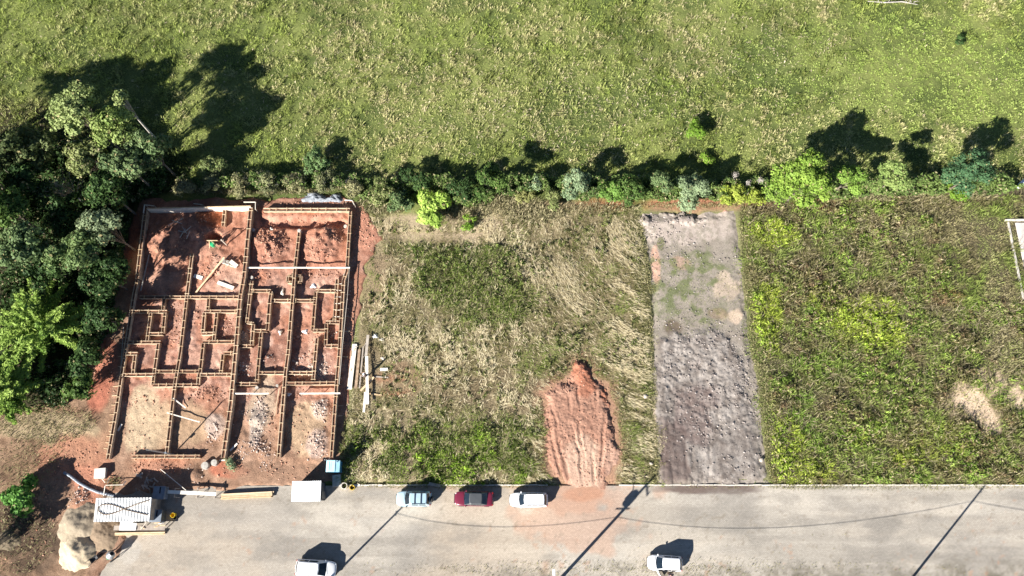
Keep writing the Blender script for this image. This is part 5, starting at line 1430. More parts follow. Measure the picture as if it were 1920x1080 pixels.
    if spare:
        prof = [(0, -.12), (.27, -.12), (.33, -.06), (.33, .06), (.27, .12), (0, .12)]
        t = MB().lathe(prof, n=18); t.v = [(p[2] - hl - .14, p[0] + .05, p[1] + .82) for p in t.v]
        so = t.build('spare_wheel', M['tyre'], root)
        t = MB().lathe([(0, -.14), (.17, -.14), (.20, -.10), (.20, .05), (0, .05)], n=14); t.v = [(p[2] - hl - .15, p[0] + .05, p[1] + .82) for p in t.v]
        t.build('spare_cover', M['grey_plastic'], so)
    if open_door:
        d = empty('tmp'); bpy.data.objects.remove(d)
        h0 = Vector((xb0 - .18, hw * .97, 0)); ang = R(58)
        dirv = Vector((-math.cos(ang), math.sin(ang), 0)); e = h0 + dirv * 1.02
        dm = MB().bar(Vector((h0.x, h0.y, .62)), Vector((e.x, e.y, .62)), .09, .66)
        do = dm.build('door', P, root, .03)
        MB().bar(Vector((h0.x, h0.y, 1.14)) + dirv * .12, Vector((e.x, e.y, 1.14)) - dirv * .04, .03, .40).build('door_window', M['glass'], do)
        MB().box(Vector((h0.x - .56, hw * .955, .72)), (1.0, .06, .70)).build('doorway', M['trim'], root)
        MB().box(Vector((h0.x - .62, hw * .52, .62)), (.5, .44, .2)).build('seat', M['trim'], root, .04)
    return tag(root, label, 'car', 'cars parked along the street')

car('compact_suv', 'pale blue compact SUV with roof bars and a spare wheel on its tail', 775, 935, R(180), 3.85, 1.70, 1.62, 'paint_blue', 1.02, .62, rack='bars', spare=True)
car('sedan', 'burgundy sedan with a charcoal roof, parked between the pale blue and white cars', 888, 935, R(179), 4.30, 1.66, 1.42, 'paint_red', 1.10, .66, rear='sedan', roof_paint='paint_grey')
car('station_wagon', 'white station wagon parked nearest the red earth spread', 991, 937, R(180), 4.20, 1.62, 1.46, 'paint_white', 1.06, .60, windows=3, rack='rails')
car('hatchback', 'white hatchback cut by the picture edge, nose away from the open-door car', 592, 1066, R(-4), 4.40, 1.78, 1.52, 'paint_white', 1.0, .80)
car('hatchback', 'white hatchback with its driver door open at the weedy kerb', 1247, 1056, R(177), 3.75, 1.66, 1.50, 'paint_white', .86, .70, open_door=True)

# ------------------------------------------------------------------ people
def skin(name, verts, edges, radii, mat, parent=None, root=0, sub=2):
    me = bpy.data.meshes.new(name); me.from_pydata(verts, edges, []); me.update()
    o = bpy.data.objects.new(name, me); COL.objects.link(o)
    sm = o.modifiers.new('skin', 'SKIN'); sm.use_smooth_shade = True
    for i, r in enumerate(radii):
        me.skin_vertices[0].data[i].radius = r if isinstance(r, tuple) else (r, r)
        me.skin_vertices[0].data[i].use_root = (i == root)
    ss = o.modifiers.new('smooth', 'SUBSURF'); ss.levels = 1; ss.render_levels = sub
    me.materials.append(mat)
    if parent: o.parent = parent
    return o

def person(label, x, y, z, rz, shirt, trousers, cap=None, arm_l=None, arm_r=None):
    root = empty('person', (x, y, z), rz)
    # facing local +x; joints of one continuous body
    AL = arm_l or [(.02, .21, 1.40), (.06, .27, 1.14), (.24, .24, .98)]
    AR = arm_r or [(.02, -.21, 1.40), (.06, -.27, 1.14), (.24, -.24, .98)]
    V_ = [(0, 0, .94), (0, 0, 1.12), (0, 0, 1.36), (0, 0, 1.47), (.02, 0, 1.56), (.03, 0, 1.66), (.02, 0, 1.73)]
    Rr = [(.13, .15), (.12, .14), (.12, .17), .06, .075, .092, .075]
    Ed = [(0, 1), (1, 2), (2, 3), (3, 4), (4, 5), (5, 6)]
    def chain(start, pts, rs):
        p = start
        for q, r in zip(pts, rs):
            V_.append(q); Rr.append(r); Ed.append((p, len(V_) - 1)); p = len(V_) - 1
        return p
    for A, s_ in ((AL, 1), (AR, -1)):
        w_ = chain(2, A, (.058, .045, .034))
        wr = Vector(A[2]); dv = (wr - Vector(A[1])).normalized(); side = dv.cross(Vector((0, 0, 1)))
        side = side.normalized() if side.length > .05 else Vector((0, 1, 0))
        pm = chain(w_, [tuple(wr + dv * .07)], ((.018, .038),))
        for k, ln in zip((-1.5, -.5, .5, 1.5), (.065, .08, .075, .06)):
            c = wr + dv * .11 + side * (k * .02)
            chain(pm, [tuple(c), tuple(c + dv * ln * .5 - Vector((0, 0, .012))), tuple(c + dv * ln * .85 - Vector((0, 0, .035)))], (.009, .009, .008))
        c = wr + dv * .04 + side * (s_ * -.045)
        chain(w_, [tuple(c), tuple(c + dv * .04 + side * (s_ * -.012))], (.011, .010))
    for s_ in (1, -1):
        k = chain(0, [(0, s_ * .10, .88), (.03 * s_, s_ * .11, .48), (-.02, s_ * .11, .09), (.12, s_ * .12, .04)], (.085, .058, .042, .035))
    skin('body', V_, Ed, Rr, M['skin'], root)
    # clothing follows the body a little outside it
    V2 = [(0, 0, .92), (0, 0, 1.12), (0, 0, 1.37)]; E2 = [(0, 1), (1, 2)]; R2 = [(.15, .17), (.14, .16), (.14, .185)]
    for A in (AL, AR):
        b0 = len(V2); mid = tuple(Vector(A[0]).lerp(Vector(A[1]), .75)); V2 += [A[0], mid]; E2 += [(2, b0), (b0, b0 + 1)]; R2 += [.078, .066]
    skin('shirt', V2, E2, R2, M[shirt], root)
    V3 = [(0, 0, .95)]; E3 = []; R3 = [(.145, .165)]
    for s_ in (1, -1):
        b0 = len(V3); V3 += [(0, s_ * .10, .84), (.03 * s_, s_ * .11, .48), (-.02, s_ * .11, .12)]; E3 += [(0, b0), (b0, b0 + 1), (b0 + 1, b0 + 2)]; R3 += [.105, .078, .066]
    skin('trousers', V3, E3, R3, M[trousers], root)
    for s_ in (1, -1):
        MB().box((.06, s_ * .118, .035), (.27, .10, .09)).build('shoe', M['black'], root, .03)
    hb = MB().lathe([(.098, 0), (.10, .03), (.085, .08), (.05, .11), (0, .12)], (.015, 0, 1.70), 14)
    if cap:
        hb.build('cap', M[cap], root, smooth=True)
        MB().lathe([(.10, 0), (.155, -.006), (.155, .006), (.09, .012)], (.035, 0, 1.71), 14).build('cap_brim', M[cap], root)
    MB().lathe([(.094, -.02), (.10, .02), (.09, .06), (.05, .095), (0, .10)], (-.005, 0, 1.70), 14).build('hair', M['hair'], root, smooth=True)
    for s_ in (1, -1):
        MB().lathe([(0, -.012), (.012, 0), (0, .012)], (.118, s_ * .034, 1.665), 8).build('eye', M['black'], root)
        MB().box((.025, s_ * .098, 1.655), (.04, .018, .06)).build('ear', M['skin'], root, .008)
    MB().add([(.105, -.018, 1.625), (.105, .018, 1.625), (.142, 0, 1.628), (.112, 0, 1.675)], [(0, 1, 2), (0, 2, 3), (1, 3, 2), (0, 3, 1)]).build('nose', M['skin'], root)
    MB().box((.108, 0, 1.598), (.012, .05, .012)).build('mouth', M['lamp_red'], root)
    return tag(root, label, 'person')
px, py = G(688, 707)
person('person in a white cap and dark clothes standing among the timber by the formwork', px, py, .10, R(150), 'cloth_grey', 'cloth_blue', 'white',
       arm_l=[(.03, .21, 1.40), (.16, .25, 1.18), (.38, .16, 1.06)], arm_r=[(.03, -.21, 1.40), (.16, -.25, 1.18), (.38, -.14, 1.06)])
px, py = G(1254, 1077)
person('dark-haired person in dark clothes standing at the open car door', px, py, .0, R(95), 'cloth_blue', 'cloth_grey')

# ------------------------------------------------------------------ street poles and cable
KP = 0.7071 / math.tan(SUN_EL)
def utility_pole(label, bx, by, h, transformer=False, lamp=True):
    r = empty('utility_pole', (bx, by, 0.08))
    MB().tube([(0, 0, -.3), (0, 0, h * .5), (0, 0, h)], [.19, .16, .12] if transformer else [.15, .12, .09], 12).build('shaft', M['concrete'], r)
    if transformer:
        MB().bar((0, -1.2, h - 1.0), (0, 1.2, h - 1.0), .10, .12).build('crossarm', M['grey_wood'], r)
        for y_ in (-1.1, -.45, .45, 1.1):
            MB().lathe([(0, 0), (.05, 0), (.07, .05), (.04, .09), (.07, .13), (.03, .2), (0, .2)], (0, y_, h - .93), 10).build('insulator', M['insulator'], r)
        MB().lathe([(0, 0), (.30, 0), (.34, .05), (.34, .95), (.30, 1.02), (0, 1.06)], (.05, .45, h - 3.0), 18).build('transformer', M['grey_plastic'], r)
        for k in range(6):
            a = R(60 * k); MB().box((.05 + math.cos(a) * .40, .45 + math.sin(a) * .40, h - 2.5), (.14, .03, .7), rz=a).build('cooling_fin', M['grey_plastic'], r)
        MB().bar((-.7, .25, h - 3.2), (.8, .25, h - 3.2), .08, .10).build('bracket', M['dark_steel'], r)
        MB().tube([(0, 0, 6.9), (.1, 1.0, 7.3), (.3, 2.3, 7.4)], .045, 8).build('lamp_arm', M['steel'], r)
        MB().box((.33, 2.55, 7.38), (.26, .60, .12)).build('lamp_head', M['white'], r, .04)
    else:
        MB().bar((0, -.25, h - .5), (0, .25, h - .5), .06, .06).build('bracket', M['dark_steel'], r)
    return tag(r, label, 'utility pole', 'utility poles along the far kerb')
POLE_Y = -7.85
pm_x = 5.787 + (POLE_Y + 5.896); pl_x = -18.557 + (POLE_Y + 5.353); pr_x = 43.65 + (POLE_Y + 6.166) - .1
utility_pole('concrete pole with transformer and crossarm at the middle of the far kerb', pm_x, POLE_Y, 9.6, True)
utility_pole('plain slender pole behind the white hatchback cut by the picture edge', pl_x, POLE_Y, 6.7)
utility_pole('plain slender pole at the far end of the street', pr_x, POLE_Y, 8.6)
def cable(label, a, b, sag, n=24, r=.020):
    a, b = Vector(a), Vector(b); pts = []
    for i in range(n + 1):
        t = i / n; p = a.lerp(b, t); p.z -= sag * 4 * t * (1 - t); pts.append(p)
    o = MB().tube(pts, r, 6).build('overhead_cable', M['cable'])
    return tag(o, label, 'cable', 'overhead cables between the poles')
cable('overhead cable from the slender pole to the transformer pole', (pl_x, POLE_Y, 6.3), (pm_x, POLE_Y, 6.0), .95)
cable('overhead cable from the transformer pole to the far slender pole', (pm_x, POLE_Y, 6.0), (pr_x, POLE_Y, 7.3), 1.5)
cable('overhead cable leaving the far slender pole out of the picture', (pr_x, POLE_Y, 7.3), (pr_x + 38, POLE_Y, 7.0), 1.2)

# ------------------------------------------------------------------ sheds, toilet, plant and stores along the street
def quad_frame(pts, z):
    """ground points of four roof corners seen at height z"""
    return [G3(u, v, z) for (u, v) in pts]
def shed(name, label, corners, h0, h1, nsheets, wall, rib=.18, over=.12, door=None, roof='white_metal', rh=.035):
    """corners: roof pixels TL, TR, BR, BL; h0 height at the street side, h1 at the far side"""
    zm = (h0 + h1) / 2
    tl, tr, br, bl = quad_frame(corners, zm)
    o = (tl + tr + br + bl) / 4; o.z = 0
    ang = math.atan2((tr - tl).y, (tr - tl).x)
    r = empty(name, o, ang)
    Lx = ((tr - tl).length + (br - bl).length) / 2; Ly = ((tl - bl).length + (tr - br).length) / 2
    ix, iy = Lx / 2 - over, Ly / 2 - over
    def zr(y): return h0 + (h1 - h0) * (y / Ly + .5)
    for nm, c, d in (('wall', (0, iy - .03), (2 * ix, .06)), ('wall', (0, -iy + .03), (2 * ix, .06)), ('wall', (-ix + .03, 0), (.06, 2 * iy - .14)), ('wall', (ix - .03, 0), (.06, 2 * iy - .14))):
        hh = zr(c[1]) - .08 if d[0] > .1 else min(h0, h1) - .08
        MB().box((c[0], c[1], hh / 2), (d[0], d[1], hh)).build(nm, M[wall], r)
    # ribbed roof sheets laid side by side, each overlapping the next by one rib
    for s_ in range(nsheets):
        x0 = -Lx / 2 + Lx * s_ / nsheets; x1 = -Lx / 2 + Lx * (s_ + 1) / nsheets - .008
        m = MB(); k = max(3, int((x1 - x0) / rib)); vs = []; fs = []
        xs = []
        for i in range(k):
            a = x0 + (x1 - x0) * i / k; w_ = (x1 - x0) / k
            xs += [(a, 0), (a + w_ * .55, 0), (a + w_ * .68, rh), (a + w_ * .87, rh)]
        xs.append((x1, 0))
        j = random.uniform(-.01, .01)
        for (xx, dz) in xs:
            for yy in (-Ly / 2 + random.uniform(-.01, .01) * 0 + j, Ly / 2 + j):
                vs.append((xx, yy, zr(yy) + dz + .02)); vs.append((xx, yy, zr(yy) + dz + .008))
        for i in range(len(xs) - 1):
            b_ = i * 4
            fs += [(b_, b_ + 2, b_ + 6, b_ + 4), (b_ + 1, b_ + 5, b_ + 7, b_ + 3), (b_, b_ + 4, b_ + 5, b_ + 1), (b_ + 2, b_ + 3, b_ + 7, b_ + 6)]
        m.add(vs, fs); m.build('roof_sheet', M[roof], r)
    if door:
        dx, dy, w_ = door
        MB().box((dx, dy, 1.0), (w_ if abs(dy) > abs(dx) else .05, w_ if abs(dx) > abs(dy) else .05, 2.0)).build('door', M['dark_panel'], r)
    tag(r, label, 'shed')
    return r, Lx, Ly, zr
s1, L1, W1, zr1 = shed('site_shed', 'long shed with white ribbed roof and a looped cable lying on it', [(182, 934), (285, 933), (281, 978), (174, 978)], 2.45, 2.65, 6, 'wall_panel', rib=.30, door=(.8, -1.38, .8), roof='ribbed_metal', rh=.06)
s2, L2, W2, zr2 = shed('store_shed', 'small shed with a plain bright white roof beside the lumber stack', [(549, 902.5), (604, 901.5), (600, 940), (545, 941)], 2.25, 2.35, 3, 'dark_panel', door=(1.60, -.4, .8))
# cable loop on the long shed's roof
pts = []
for i in range(60):
    t = i / 59
    a = R(-62 + 300 * t)
    pts.append(None)
loop = [(.46, .34), (.2, .16), (0, 0), (-.16, -.13), (-.30, -.17), (-.40, -.08), (-.44, .05), (-.38, .18), (-.24, .20), (-.10, .12), (.05, .0), (.25, -.10), (.46, -.20)]
def smooth_path(P, k=6):
    out = []
    for i in range(len(P) - 1):
        p0 = Vector((*P[max(i - 1, 0)], 0)); p1 = Vector((*P[i], 0)); p2 = Vector((*P[i + 1], 0)); p3 = Vector((*P[min(i + 2, len(P) - 1)], 0))
        for j in range(k):
            t = j / k
            out.append(.5 * ((2 * p1) + (p2 - p0) * t + (2 * p0 - 5 * p1 + 4 * p2 - p3) * t * t + (3 * p1 - p0 - 3 * p2 + p3) * t ** 3))
    out.append(Vector((*P[-1], 0)))
    return out
lp = [Vector((q.x * L1, q.y * W1 * 1.15, zr1(q.y * W1) + .10)) for q in smooth_path(loop)]
o = MB().tube([s1.matrix_basis @ q for q in lp], .05, 6).build('roof_cable', M['rust_hose'])
tag(o, 'dark cable lying in a crossed loop on the ribbed shed roof', 'cable')

def box_thing(name, label, u, v, size, z, mat, cat, rz=0.0, lid=None, hf=None, group=None):
    x, y = G(u, v, z + size[2]); zb = z
    r = empty(name, (x, y, zb), rz)
    m = MB().box((0, 0, size[2] / 2), size).build('body', M[mat], r, .03)
    if lid:
        MB().box((0, 0, size[2] + .03), (size[0] * 1.04, size[1] * 1.04, .06)).build('lid', M[lid], r, .02)
        MB().box((size[0] * .1, size[1] * .2, size[2] + .075), (.14, size[1] * .5, .03)).build('slot', M['black'], r)
    return tag(r, label, cat, group)
box_thing('water_tank', 'grey-blue box tank with a dark slot, shaded behind the long shed', 298, 924, (1.25, 1.35, 1.0), .05, 'grey_plastic', 'tank', lid='grey_plastic')
box_thing('plastic_bin', 'dark grey box bin against the end of the long shed', 292, 967, (1.25, 1.25, 1.15), .0, 'dark_panel', 'bin', lid='grey_plastic')
crumple('cement_sack', 'white sack on the pavers beside the dark grey bin', 303, 978, .42, .32, .4, 'white', 'sack', 21, road_h)
# portable toilet with pale blue roof
tx, ty = G(624, 874, 2.2)
pt = empty('portable_toilet', (tx, ty, .08))
for nm, c, d in (('wall', (-.58, 0, 1.0), (.05, 1.16, 2.0)), ('wall', (.58, 0, 1.0), (.05, 1.16, 2.0)), ('wall', (0, .58, 1.0), (1.1, .05, 2.0)), ('door', (0, -.58, 1.0), (1.0, .05, 1.95))):
    MB().box(c, d).build(nm, M['deep_blue'], pt, .01)
m = MB(); vs = []; fs = []
prof = [(-.75, 2.02), (-.55, 2.14), (0, 2.20), (.25, 2.22), (.30, 2.16), (.75, 2.05)]
for (a, z) in prof:
    for yy in (-.62, .62): vs.append((a, yy, z)); vs.append((a, yy, z - .05))
for i in range(len(prof) - 1):
    b_ = i * 4; fs += [(b_, b_ + 2, b_ + 6, b_ + 4), (b_ + 1, b_ + 5, b_ + 7, b_ + 3), (b_, b_ + 4, b_ + 5, b_ + 1), (b_ + 2, b_ + 3, b_ + 7, b_ + 6)]
m.add(vs, fs); m.build('roof', M['blue_plastic'], pt)
for q in (-.3, -.1, .1): MB().box((q - .1, 0, 2.185), (.05, .9, .03)).build('roof_rib', M['blue_plastic'], pt)
MB().tube([(.45, .45, 2.0), (.45, .45, 2.45)], .05, 8).build('vent_pipe', M['grey_plastic'], pt)
tag(pt, 'portable toilet with a pale blue roof standing by the mown grass', 'toilet')
box_thing('slab_stack', 'flat grey slabs leaning in the shade behind the small shed', 631, 901, (.95, 1.3, .35), .05, 'concrete', 'slab', rz=.1)
# concrete well ring and yellow bucket by the kerb
def ring(name, label, u, v, r, h, mat, cat, t=.07, inner='black', z=0.02):
    x, y = G(u, v, h)
    o = empty(name, (x, y, z))
    MB().lathe([(r, 0), (r, h), (r - t, h), (r - t, .08), (0, .08)], n=22).build('shell', M[mat], o, smooth=False)
    MB().lathe([(r - t - .004, .12), (0, .12)], n=22).build('floor', M[inner], o)
    return tag(o, label, cat)
ring('concrete_ring', 'open round concrete ring at the kerb beside the small shed', 645, 911, .36, .55, 'pale_concrete', 'ring')
ring('bucket', 'yellow bucket standing next to the concrete ring', 660, 914, .28, .42, 'yellow', 'bucket', .03)
yb = ring('bucket', 'yellow-lidded bucket standing alone on the pavers near the long shed', 323.5, 966, .26, .55, 'yellow', 'bucket', .03, 'yellow')
ring('bucket', 'black bucket beside the yellow-lidded one on the pavers', 328, 970.5, .22, .42, 'black', 'bucket', .03)
plank('short white board on the kerb next to the yellow bucket', (661, 910.5), (675, 909.5), .2, .2, .22, .08, 'white_wood', hf=lambda x, y: x * 0 + .05)
plank('short white board on the verge beyond the yellow bucket', (709, 910), (717, 910), .2, .2, .2, .08, 'white_wood', hf=lambda x, y: x * 0 + .1)
plank('grey board lying in the pale blue car shade on the verge', (804, 907), (826, 911), .25, .25, .35, .08, 'grey_wood', hf=lambda x, y: x * 0 + .1)
# inspection box with pale cover
ib = empty('inspection_box', G3(188, 888, .45)); ib.location.z = .05
for c, d in (((0, .5, .25), (1.15, .12, .5)), ((0, -.5, .25), (1.15, .12, .5)), ((.52, 0, .25), (.12, .86, .5)), ((-.52, 0, .25), (.12, .86, .5))):
    MB().box(c, d).build('wall', M['concrete'], ib)
MB().box((.02, .06, .55), (1.25, 1.05, .09), rz=.08).build('cover', M['pale_concrete'], ib, .01)
tag(ib, 'square concrete inspection box with a pale cover at the lower form corner', 'inspection box')
# corrugated drain pipe and the small frame beside it
pp = [G3(u, v, .22) for (u, v) in ((122, 886), (134, 893), (150, 906), (168, 916), (185, 923), (203, 927), (216, 930))]
for q in pp: q.z = hz(q.x, q.y) + .16
m = MB()
dense = []
for i in range(len(pp) - 1):
    for j in range(8): dense.append(pp[i].lerp(pp[i + 1], j / 8))
m.tube(dense, [.15 + (.02 if i % 2 else 0) for i in range(len(dense))], 9)
tag(m.build('drain_pipe', M['grey_plastic']), 'grey corrugated drain pipe curving from the dirt to the long shed', 'pipe')
fr = empty('timber_frame', G3(215, 917)); fo = fr.location.copy()
for (p, q, z0, z1) in (((198, 910), (232, 909), .7, .7), ((197, 911), (194, 930), .7, .6), ((197, 905), (187, 893), .7, .3), ((201, 905), (207, 894), .7, .3), ((231, 909), (236, 902), .7, .4)):
    MB().bar(G3(*p, z0) - fo, G3(*q, z1) - fo, .07, .05).build('rail', M['white_wood'], fr)
for (u, v) in ((198, 911), (231, 909.5), (194, 930)):
    a = G3(u, v, .7) - fo; MB().bar((a.x, a.y, -.2), a, .06, .06, (0, 1, 0)).build('post', M['grey_wood'], fr)
tag(fr, 'small pale timber frame above the drain pipe end', 'frame')
# scrap lumber and bent rods heaped in the shed shade
for i in range(16):
    u, v = 250 + random.uniform(0, 48), 886 + random.uniform(0, 32)
    a = random.uniform(0, 3.1); l = random.uniform(8, 17)
    plank('weathered scrap board in the heap shaded by the long shed', (u, v), (u + l * math.cos(a), v + l * math.sin(a)), .25 + .03 * i, .25 + .02 * i, random.uniform(.1, .2), .04, 'grey_wood', 'scrap_board', 'scrap boards heaped behind the long shed')
plank('thin pale rod leaning out of the shed shade toward the sawhorses', (303, 880), (347, 919), .25, 1.1, .06, .05, 'white_wood')
# sawhorses with a long pale plank
def sawhorse(label, u, v):
    x, y = G(u, v, .75); r = empty('sawhorse', (x, y, .02), R(90))
    MB().bar((-.55, 0, .72), (.55, 0, .72), .09, .09).build('beam', M['grey_wood'], r)
    for sx in (-.45, .45):
        for sy in (-1, 1):
            MB().bar((sx, sy * .05, .7), (sx * 1.1, sy * .35, 0), .06, .05).build('leg', M['grey_wood'], r)
    tag(r, label, 'sawhorse', 'sawhorses under the long plank')
sawhorse('sawhorse nearest the grey-blue tank, half in shade', 327, 924)
sawhorse('sawhorse in the middle under the long pale plank', 370, 924)
sawhorse('sawhorse at the sunlit end of the long pale plank', 403, 925)
plank('long pale plank laid over the sawhorses', (314, 922), (405, 926.5), .9, .9, .38, .06, 'white_wood', 'long_plank', hf=lambda x, y: x * 0 + .02)
# lumber stacks
def lumber(label, p, q, rows, wide, zf, t=.06, w_=.14, mat='new_wood'):
    a, b = G3(*p, .2), G3(*q, .2); c = (a + b) / 2; d = b - a
    r = empty('lumber_stack', (c.x, c.y, .02), math.atan2(d.y, d.x)); L = math.hypot(d.x, d.y); pr = None
    for k in range(rows):
        for j in range(wide):
            o = MB().box((0, 0, 0), (L * random.uniform(.94, 1.0), w_, t)).build('board', M[mat], r, .004)
            o.location = (random.uniform(-.12, .12), (j - (wide - 1) / 2) * (w_ + .02) + random.uniform(-.01, .01), .10 + k * (t + .006))
            o.rotation_euler = (0, 0, random.uniform(-.012, .012))
    for sx in (-.3, .3):
        MB().box((sx * L, 0, .035), (.08, wide * (w_ + .02), .06)).build('bearer', M['grey_wood'], r)
    tag(r, label, 'lumber stack', 'lumber stacks on the street')
lumber('flat stack of long new boards on the street left of the small shed', (416, 931), (513, 927), 5, 4, 0)
lumber('lower stack of new boards below the long shed, beside the white sheet', (212, 1002), (309, 999), 3, 2, 0)
bench = empty('work_bench', G3(262, 989, .7)); bench.location.z = .02
MB().box((0, -.05, .72), (5.6, .5, .05)).build('top', M['grey_wood'], bench)
for sx in (-2.5, 0, 2.5):
    for sy in (-.25, .2): MB().box((sx, sy, .35), (.07, .07, .7)).build('leg', M['grey_wood'], bench)
tag(bench, 'long weathered work bench below the long shed', 'bench')
plank('bright white flat sheet lying on the work bench', (224, 986), (255, 986), .92, .92, .95, .05, 'white', 'flat_sheet', hf=lambda x, y: x * 0 + .02)
plank('dark plank leaning from the shed roof to the work bench', (274, 979), (263, 993), 1.3, .9, .12, .05, 'grey_wood', hf=lambda x, y: x * 0 + .02)
for i in range(5):
    u, v = 258 + random.uniform(0, 40), 982 + random.uniform(-2, 9)
    plank('offcut of new wood scattered on the work bench', (u, v), (u + random.uniform(6, 14), v + random.uniform(-3, 3)), .94, .94, .1, .04, 'new_wood', 'offcut', 'wood offcuts on the bench', hf=lambda x, y: x * 0 + .02)

# cement mixer
cmx, cmy = G(209, 1041, .8)
cm = empty('cement_mixer', (cmx, cmy, .05), R(35))
dr = MB().lathe([(0, -.42), (.26, -.40), (.42, -.15), (.44, .05), (.36, .28), (.24, .45), (.25, .48), (.20, .46), (.30, .25), (.36, .05), (0, -.3)], n=20)
do = dr.build('drum', M['steel'], cm, smooth=True); do.location = (0, 0, .95); do.rotation_euler = (0, R(48), 0)
for sy in (-1, 1):
    MB().bar((0, sy * .52, .95), (.35, sy * .45, 0.0), .06, .06).build('leg', M['dark_steel'], cm); MB().bar((0, sy * .52, .95), (-.45, sy * .35, .22), .06, .06).build('leg', M['dark_steel'], cm)
    t = MB().lathe([(.10, -.04), (.2, -.05), (.2, .05), (.10, .04)], n=14); t.v = [(p[0], p[2], p[1]) for p in t.v]; wo = t.build('wheel', M['tyre'], cm); wo.location = (-.48, sy * .42, .2)
MB().bar((0, -.55, .95), (0, .55, .95), .07, .07).build('yoke', M['dark_steel'], cm)
MB().box((-.38, .0, .62), (.4, .36, .38)).build('motor_box', M['green'], cm, .03)
MB().bar((-.1, .55, 1.0), (-.6, .85, 1.15), .04, .04).build('handle', M['dark_steel'], cm)
tag(cm, 'small concrete mixer with a steel drum on the street by the sand', 'mixer')

# sand heaps
def heap(name, label, u, v, r, h, c0, c1, ex, seed, group='sand heaps'):
    cx, cy = G(u, v); n = 56; g = np.linspace(-1.25, 1.25, n); X, Y = np.meshgrid(g * r, g * r * ex)
    x, y = X + cx, Y + cy
    d = np.sqrt((X / r) ** 2 + (Y / (r * ex)) ** 2) + (fbm(x, y, 1.5, 3, seed) - .5) * .5
    Z = h * np.clip(1 - d, -.3, 1) ** 1.0 if False else h * (1.02 - np.minimum(d, 1.3)) + (fbm(x, y, .7, 5, seed + 1, .65) - .5) * .30
    Z = np.where(d < .35, Z - (.35 - d) ** 2 * h * .8, Z)
    t = fbm(x, y, 1.2, 4, seed + 2)
    o = tri_mesh(name, np.stack([X, Y, Z], -1).reshape(-1, 3), grid_faces(n, n), M['sand'], mix(c0, c1, t.ravel()), True)
    o.location = (cx, cy, .12)
    return tag(o, label, 'sand heap', group)
heap('sand_heap', 'large pale tan sand heap at the dirt corner of the street', 147, 1032, 2.3, 1.25, (.46, .37, .25), (.58, .48, .34), .95, 5)
heap('sand_heap', 'darker sand heap behind the pale one, below the drain pipe', 150, 985, 2.4, 1.0, (.26, .21, .15), (.40, .33, .24), 1.0, 8)
heap('sand_heap', 'damp brown sand heap in the shade of the long shed', 192, 998, 1.9, .75, (.22, .16, .11), (.33, .25, .17), 1.0, 12)
heap('earth_heap', 'small dark heap of earth and litter at the shaded picture edge', 12, 1015, 1.4, .4, (.09, .07, .045), (.20, .16, .11), .8, 14, None)
wb = empty('wheelbarrow', G3(178, 1048, .3), R(40)); wb.location.z = .05
MB().add([(-.4, -.3, .55), (.45, -.22, .6), (.45, .22, .6), (-.4, .3, .55), (-.25, -.2, .25), (.25, -.15, .3), (.25, .15, .3), (-.25, .2, .25)], [(0, 1, 5, 4), (1, 2, 6, 5), (2, 3, 7, 6), (3, 0, 4, 7), (4, 5, 6, 7)]).build('tray', M['dark_steel'], wb)
for sy in (-1, 1): MB().bar((.7, sy * .05, .2), (-.9, sy * .3, .5), .04, .04).build('handle', M['dark_steel'], wb); MB().bar((-.3, sy * .22, .4), (-.4, sy * .25, 0), .04, .04).build('leg', M['dark_steel'], wb)
t = MB().lathe([(.08, -.04), (.18, -.05), (.18, .05), (.08, .04)], n=14); t.v = [(p[0], p[2], p[1]) for p in t.v]; wo = t.build('wheel', M['tyre'], wb); wo.location = (.7, 0, .18)
tag(wb, 'dark wheelbarrow between the pale sand heap and the mixer', 'wheelbarrow')

# stumps on the red earth
def stump(label, u, v, r, h):
    x, y = G(u, v, h); z = hz(x, y)
    e = empty('concrete_stub', (x, y, z))
    MB().lathe([(r * 1.1, -.2), (r, h * .6), (r * .98, h), (0, h + .015)], n=16).build('shaft', M['pale_bark'], e)
    tag(e, label, 'stump', 'stumps at the front of the plot')
stump('larger pale stump at the front of the plot', 384.5, 873, .42, .5)
stump('smaller pale stump next to the larger one', 402, 867.5, .36, .5)

# timber store beside the mown lot
def long_board(label, p, q, w_, z, mat='new_wood', t=.05, grp='boards stored by the mown lot'):
    return plank(label, p, q, z, z, w_, t, mat, 'stored_board', grp, hf=lambda x, y: x * 0 + .1)
long_board('wide pale slatted panel lying nearest the formwork', (665, 645), (655, 730), .55, .25, 'white_wood')
long_board('reddish board lying between the slatted panel and the long white board', (674, 655), (667, 728), .32, .25, 'form_wood')
long_board('narrow grey board beside the reddish one', (681, 650), (674, 728), .16, .22, 'grey_wood')
long_board('dark weathered board leaning at the far end of the long white board', (690, 628), (686, 668), .32, .5, 'grey_wood')
long_board('long white board lying on top of the timber store', (687.5, 668), (689, 758), .34, .55, 'white_wood')
long_board('second white board reaching furthest into the mown grass', (685, 735), (682, 773), .26, .4, 'white_wood')
long_board('new board lying aslant under the long white board', (676, 733), (701, 707), .24, .3, 'new_wood')
long_board('short white board lying on the grass by the person', (713, 693), (727, 692.5), .36, .25, 'white_wood')
long_board('brown board end of the upper rail track', (702, 706), (728, 708), .14, .15, 'grey_wood')
long_board('pale board end of the lower rail track', (692, 738), (716, 741), .16, .15, 'new_wood')
for i in range(9):
    u, v = 656 + random.uniform(0, 28), 640 + random.uniform(0, 80)
    long_board('thin batten crossing the timber store', (u, v), (u + random.uniform(-6, 12), v + random.uniform(-14, 4)), .07, .3, 'new_wood' if i % 2 else 'grey_wood', grp='thin battens on the timber store')
crumple('cement_sack', 'white bag at the head of the timber store', 704, 631, .5, .35, .3, 'white', 'sack', 41, ground_h)
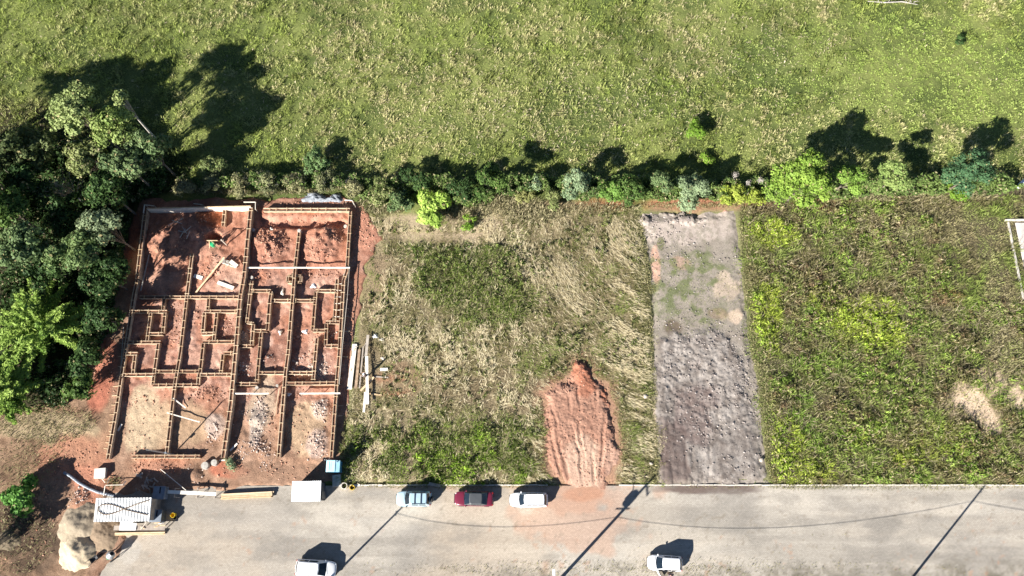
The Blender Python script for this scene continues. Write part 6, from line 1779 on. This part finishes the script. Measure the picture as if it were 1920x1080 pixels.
crumple('cement_sack', 'pale yellowish bag lying on the grass beside the white bag', 716, 637, .4, .25, .2, 'pale_concrete', 'sack', 42, ground_h)
crumple('cement_sack', 'pale bag on the grass in the person shadow', 719, 672, .35, .3, .25, 'pale_concrete', 'sack', 43, ground_h)
# fence of wire on thin posts between plot and mown lot: thin rail that throws a line of shade
fe = empty('string_fence', G3(672, 560)); fo = fe.location.copy()
fp = [G3(u, v, .9) for (u, v) in ((655, 503), (651, 560), (643, 640), (636, 720))]
for a, b in zip(fp[:-1], fp[1:]): MB().bar(a - fo, b - fo, .06, .07).build('rail', M['grey_wood'], fe)
for a in fp: MB().bar(Vector((a.x, a.y, -.2)) - fo, a - fo, .06, .06, (0, 1, 0)).build('post', M['grey_wood'], fe)
tag(fe, 'thin timber setting-out rail along the mown-lot side of the forms', 'rail')
# boulders and the white gate corner at the end of the row
def rock(label, u, v, r, hf=ground_h):
    x, y = G(u, v); z = hz(x, y, hf)
    o = clods('boulder', np.array([[0, 0, r * .3]]), np.array([r]), np.array([[.42, .37, .31]]), M['soil'], .8); o.location = (x, y, z)
    tag(o, label, 'rock', 'pale rocks')
rock('pale rock on the path beside the grey lot', 1210, 743, .3)
rock('pale rock at the corner of the grey lot nearest the weeds', 1427, 862, .33, grey_h)
rock('small pale rock on the mown grass near the kerb', 893, 812, .2)
rock('pale rock sunk in the verge beside the grey lot ruts', 1221, 870, .32)
rock('pale rock at the edge of the brush above the mown lot', 965, 402, .28)
yw = empty('yard_wall', G3(1893, 413)); 
a, b, c = G3(1885, 412.5, .35) - yw.location, G3(2010, 411, .35) - yw.location, G3(1921, 560, .35) - yw.location
MB().bar((a.x, a.y, .2), (b.x, b.y, .2), .16, .5).build('coping', M['pale_concrete'], yw)
MB().bar((a.x + .4, a.y - .2, .12), (c.x, c.y, .12), .18, .34).build('side_kerb', M['concrete'], yw)
tag(yw, 'low pale wall around the concrete yard at the picture edge', 'wall')
box_thing('white_panel', 'white slanted panel at the picture edge above the weeds', 1922, 339, (2.2, .5, .5), .3, 'white_metal', 'panel', rz=R(40))

# bleached fallen branch in the pasture
fb = empty('fallen_branch', G3(1675, 8)); rg = random.Random(4)
m = MB(); m.tube([(-3.6, .3, .25), (-1.2, 0, .35), (1.0, .2, .3), (3.2, -.2, .2)], [.05, .09, .08, .03], 6); m.build('bough', M['pale_bark'], fb)
for i in range(9):
    x0 = rg.uniform(-2.6, 3.0); a = Vector((x0, .1, .3)); b = a + Vector((rg.uniform(-.9, .9), rg.uniform(-1.3, 1.1), rg.uniform(0, .5)))
    MB().tube([a, a.lerp(b, .5) + Vector((.1, .05, .1)), b], [.045, .03, .012], 5).build('twig', M['pale_bark'], fb)
tag(fb, 'bleached fallen branch lying at the top of the pasture', 'branch')
